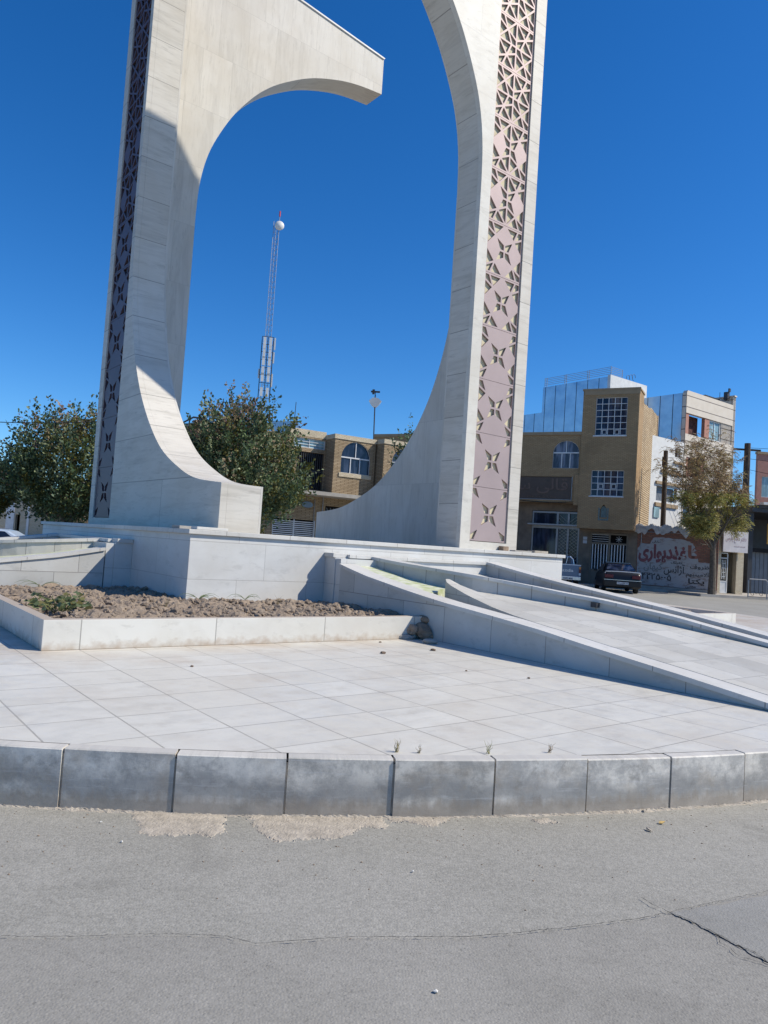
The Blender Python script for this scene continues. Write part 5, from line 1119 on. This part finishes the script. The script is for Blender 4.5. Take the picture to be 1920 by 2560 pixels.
def weed(label, u, v, seed, n=34, rad=.34, hh=.16):
    p = loc(u, v, .60); rr = random.Random(seed); t = thing('weed_plant', label, 'plant', p, 0); st = MB(); C_, D_, T_ = [], [], []
    for k in range(n):
        a_ = rr.uniform(0, 6.28); q = rad * math.sqrt(rr.random()); e = (q * math.cos(a_), q * math.sin(a_), hh * rr.uniform(.3, 1.0)); s0 = (e[0] * .3, e[1] * .3, -.04)
        st.path([s0, ((s0[0] + e[0]) / 2, (s0[1] + e[1]) / 2, e[2] * .7), e], [.006, .004, .002], 4)
        for j in range(4):
            C_.append((e[0] + rr.uniform(-.05, .05), e[1] + rr.uniform(-.05, .05), e[2] + rr.uniform(-.06, .03))); D_.append((rr.gauss(0, 1), rr.gauss(0, 1), rr.uniform(-.5, .3))); f = rr.uniform(.7, 1.3); T_.append((.14 * f, .18 * f, .09 * f) if rr.random() < .75 else (.28 * f, .25 * f, .10 * f))
    st.build('stem', plain('weed_stem', (.20, .22, .09), .8), t, uv=False); n_ = len(C_)
    leaf_obj('foliage', t, np.array(C_, float), rng.uniform(.06, .11, n_), np.array(D_, float), np.array(T_, float), aspect=.7)
weed('leafy green weed growing at the left end of the planter soil', -2.05, -1.25, 3)
def arcgrass(label, u, v, seed, n=9):
    p = loc(u, v, .62); rr = random.Random(seed); b = MB()
    for k in range(n):
        a_ = rr.choice([0, math.pi]) + rr.uniform(-.6, .6); l = rr.uniform(.15, .38); b.path([(math.cos(a_) * l * t, math.sin(a_) * l * t, .30 * l * 3 * (t - t * t * .9)) for t in (0, .25, .5, .75, 1)], [.005, .005, .004, .003, .001], 4)
    tag(place(b.build('long_grass', plain('green_grass_%d' % seed, (.15, .19, .09), .7), uv=False), p, TH), label, 'grass')
arcgrass('arching green grass blades against the front corner of the plinth', .10, -.22, 1); arcgrass('thin upright grass at the foot of the plinth wall, right of the corner', .85, -.2, 2, 5)
arcgrass('few grass blades at the left edge of the planter below the left ramp', -1.6, 1.6, 4, 6)
for u_, v_, sd, lb in ((-.75, -1.15, 31, 'dead straw coloured stalks in the planter soil left of the plinth corner'), (.95, -1.0, 32, 'dry weed stalks in the planter soil below the plinth corner'), (-1.5, -.3, 33, 'thin dry stalks in the shaded planter soil near the left ramp')):
    p = loc(u_, v_, .60); tuft(lb, p[0], p[1], p[2], 12, .17, sd, (.34, .26, .14), .7); 
def rock(name, label, p, r, seed, sq=(1, 1, .7), mat='stone_brown', cat='rock', group=None):
    q = MB().blob((0, 0, r * sq[2] * .8), r, 3 if r > .04 else 1, .45, seed, sq); o = q.build(name, mat, uv=False, bevel=0); return tag(place(o, p), label, cat, group)
RG = 'rocks piled between the planter and the right ramp'
rock('rock', 'large brown rock leaning on the ramp wall, biggest of the pile', (.66, 10.06, ZP), .15, 3, (1.15, .8, .75), group=RG)
rock('rock', 'pale round rock at the front of the pile beside the ramp', (.46, 9.98, ZP + .06), .095, 5, (1, .9, .85), 'debris', group=RG); bpy.data.objects['rock.001'].data.materials[0] = plain('pale_rock', (.36, .27, .20), .9, 0, .25, 12, .5)
rock('rock', 'dark brown rock lying on top of the rock pile', (.60, 10.16, ZP + .18), .10, 8, (1.2, .9, .7), group=RG)
rock('rock', 'flat grey stone slab under the pale rock', (.38, 9.93, ZP), .11, 9, (1.25, .7, .35), 'concrete', group=RG)
rock('rock', 'small grey stone lying alone in the ramp shadow, right of the pile', (.70, 9.62, ZP), .065, 10, (1.4, .8, .5), 'concrete', group=RG)
for i, (x, y, r, lb) in enumerate(((-.06, 9.71, .038, 'largest brown clod on the paving, just left of the rock pile'), (.1, 8.45, .030, 'brown clod on the paving below the rock pile'), (.7, 8.96, .026, 'brown clod on the paving at the edge of the ramp shadow'), (-1.67, 6.83, .014, 'small dark crumb on a pale tile left of the middle'), (.06, 9.4, .016, 'small crumb just below the largest clod'), (-1.39, 8.66, .018, 'crumb against the middle of the planter front wall'), (-2.0, 8.2, .016, 'crumb at the foot of the planter wall towards its left end'), (1.55, 7.4, .014, 'crumb on the paving in front of the ramp middle'), (.95, 7.6, .013, 'lone dark crumb halfway between kerb and ramp'))):
    rock('soil_crumb', lb, (x, y, ZP), r, i + 20, (1.2, 1, .6), 'debris', 'clod', 'soil clods dropped on the paving')
for i, (x, y, lb) in enumerate(((.29, 2.65, 'white pebble on the road low in the middle'), (-1.19, 3.72, 'small pebble on the road below the left mortar spill'), (-1.38, 3.95, 'pale pebble close to the kerb left of the mortar spill'), (.25, 3.6, 'small pale pebble on the road under the middle kerb stones'))):
    rock('pebble', lb, (x, y, 0.004), .008 if i == 0 else .006, i + 40, (1.2, 1, .7), 'pebble', 'pebble', 'loose pebbles on the asphalt')
gv = MB(); rr = random.Random(77)
for k in range(900):
    an = R(rr.uniform(-112, -40)); r_ = RK + .03 + abs(rr.gauss(0, .55)); x, y = CEN.x + r_ * math.cos(an), CEN.y + r_ * math.sin(an); s = rr.choice([.0015, .0018, .0024, .003, .004]); gv.blob((x, y, s * .4 + .004 * (y < 3.2)), s, 1, .6, k, (1.2, 1, .7))
stuff(tag(gv.build('road_grit', 'stone_brown', uv=False), 'fine grit scattered over the asphalt beside the kerb', 'grit'))
def dry_leaf(label, x, y, a_, s, mat='leaf_dry'):
    b = MB(); o = [(0, 0, .004), (.35, .28, .012), (.75, .30, .006), (1.1, 0, .012), (.75, -.30, .014), (.35, -.25, .006)]; b.add([(p[0] * s, p[1] * s, p[2] + .002) for p in o] + [(p[0] * s, p[1] * s, p[2]) for p in o], [(0, 1, 2, 3, 4, 5), (11, 10, 9, 8, 7, 6)] + [(i, (i + 1) % 6, (i + 1) % 6 + 6, i + 6) for i in range(6)])
    tag(place(b.build('dry_leaf', mat, uv=False), (x, y, .002), a_), label, 'leaf', 'dry leaves on the road')
dry_leaf('orange dry leaf on the road, upper of the two near the kerb', 1.76, 4.47, .4, .045); dry_leaf('yellow dry leaf on the road just below the orange one', 1.67, 4.33, 2.0, .045, 'mortar'); dry_leaf('small tan leaf lying at the foot of the kerb', 1.74, 4.66, 1.0, .035, 'mortar')
def slab_piece(label, u, v, a_, sx, sy, sz, mat='cap'):
    b = MB().box(-sx, sx, -sy, sy, 0, sz); tag(place(b.build('loose_slab', mat, bevel=.006), loc(u, v, 1.619), TH + a_), label, 'loose slab', 'broken slabs left lying on the plinth')
slab_piece('broken stone slab lying on the plinth coping near its front corner', .42, .28, .05, .26, .10, .045); slab_piece('grey loose slab beside the broken one on the front corner of the plinth', .18, .55, .1, .20, .12, .045, 'concrete')
slab_piece('broken slab lying near the right end of the plinth coping', 7.95, .22, .0, .22, .10, .05, 'mortar'); slab_piece('thin dark slab beside the broken one at the right end of the plinth', 7.45, .25, .02, .28, .08, .03, 'concrete')
b = MB().box(-.09, .09, -.07, .07, 0, .10); bl = tag(place(b.build('stone_block', 'stone_brown', bevel=.012), loc(7.42, .72, 1.62), TH), 'small brown stone block at the foot of the pierced panel strip', 'stone')
# drain outlet on the middle ramp wall
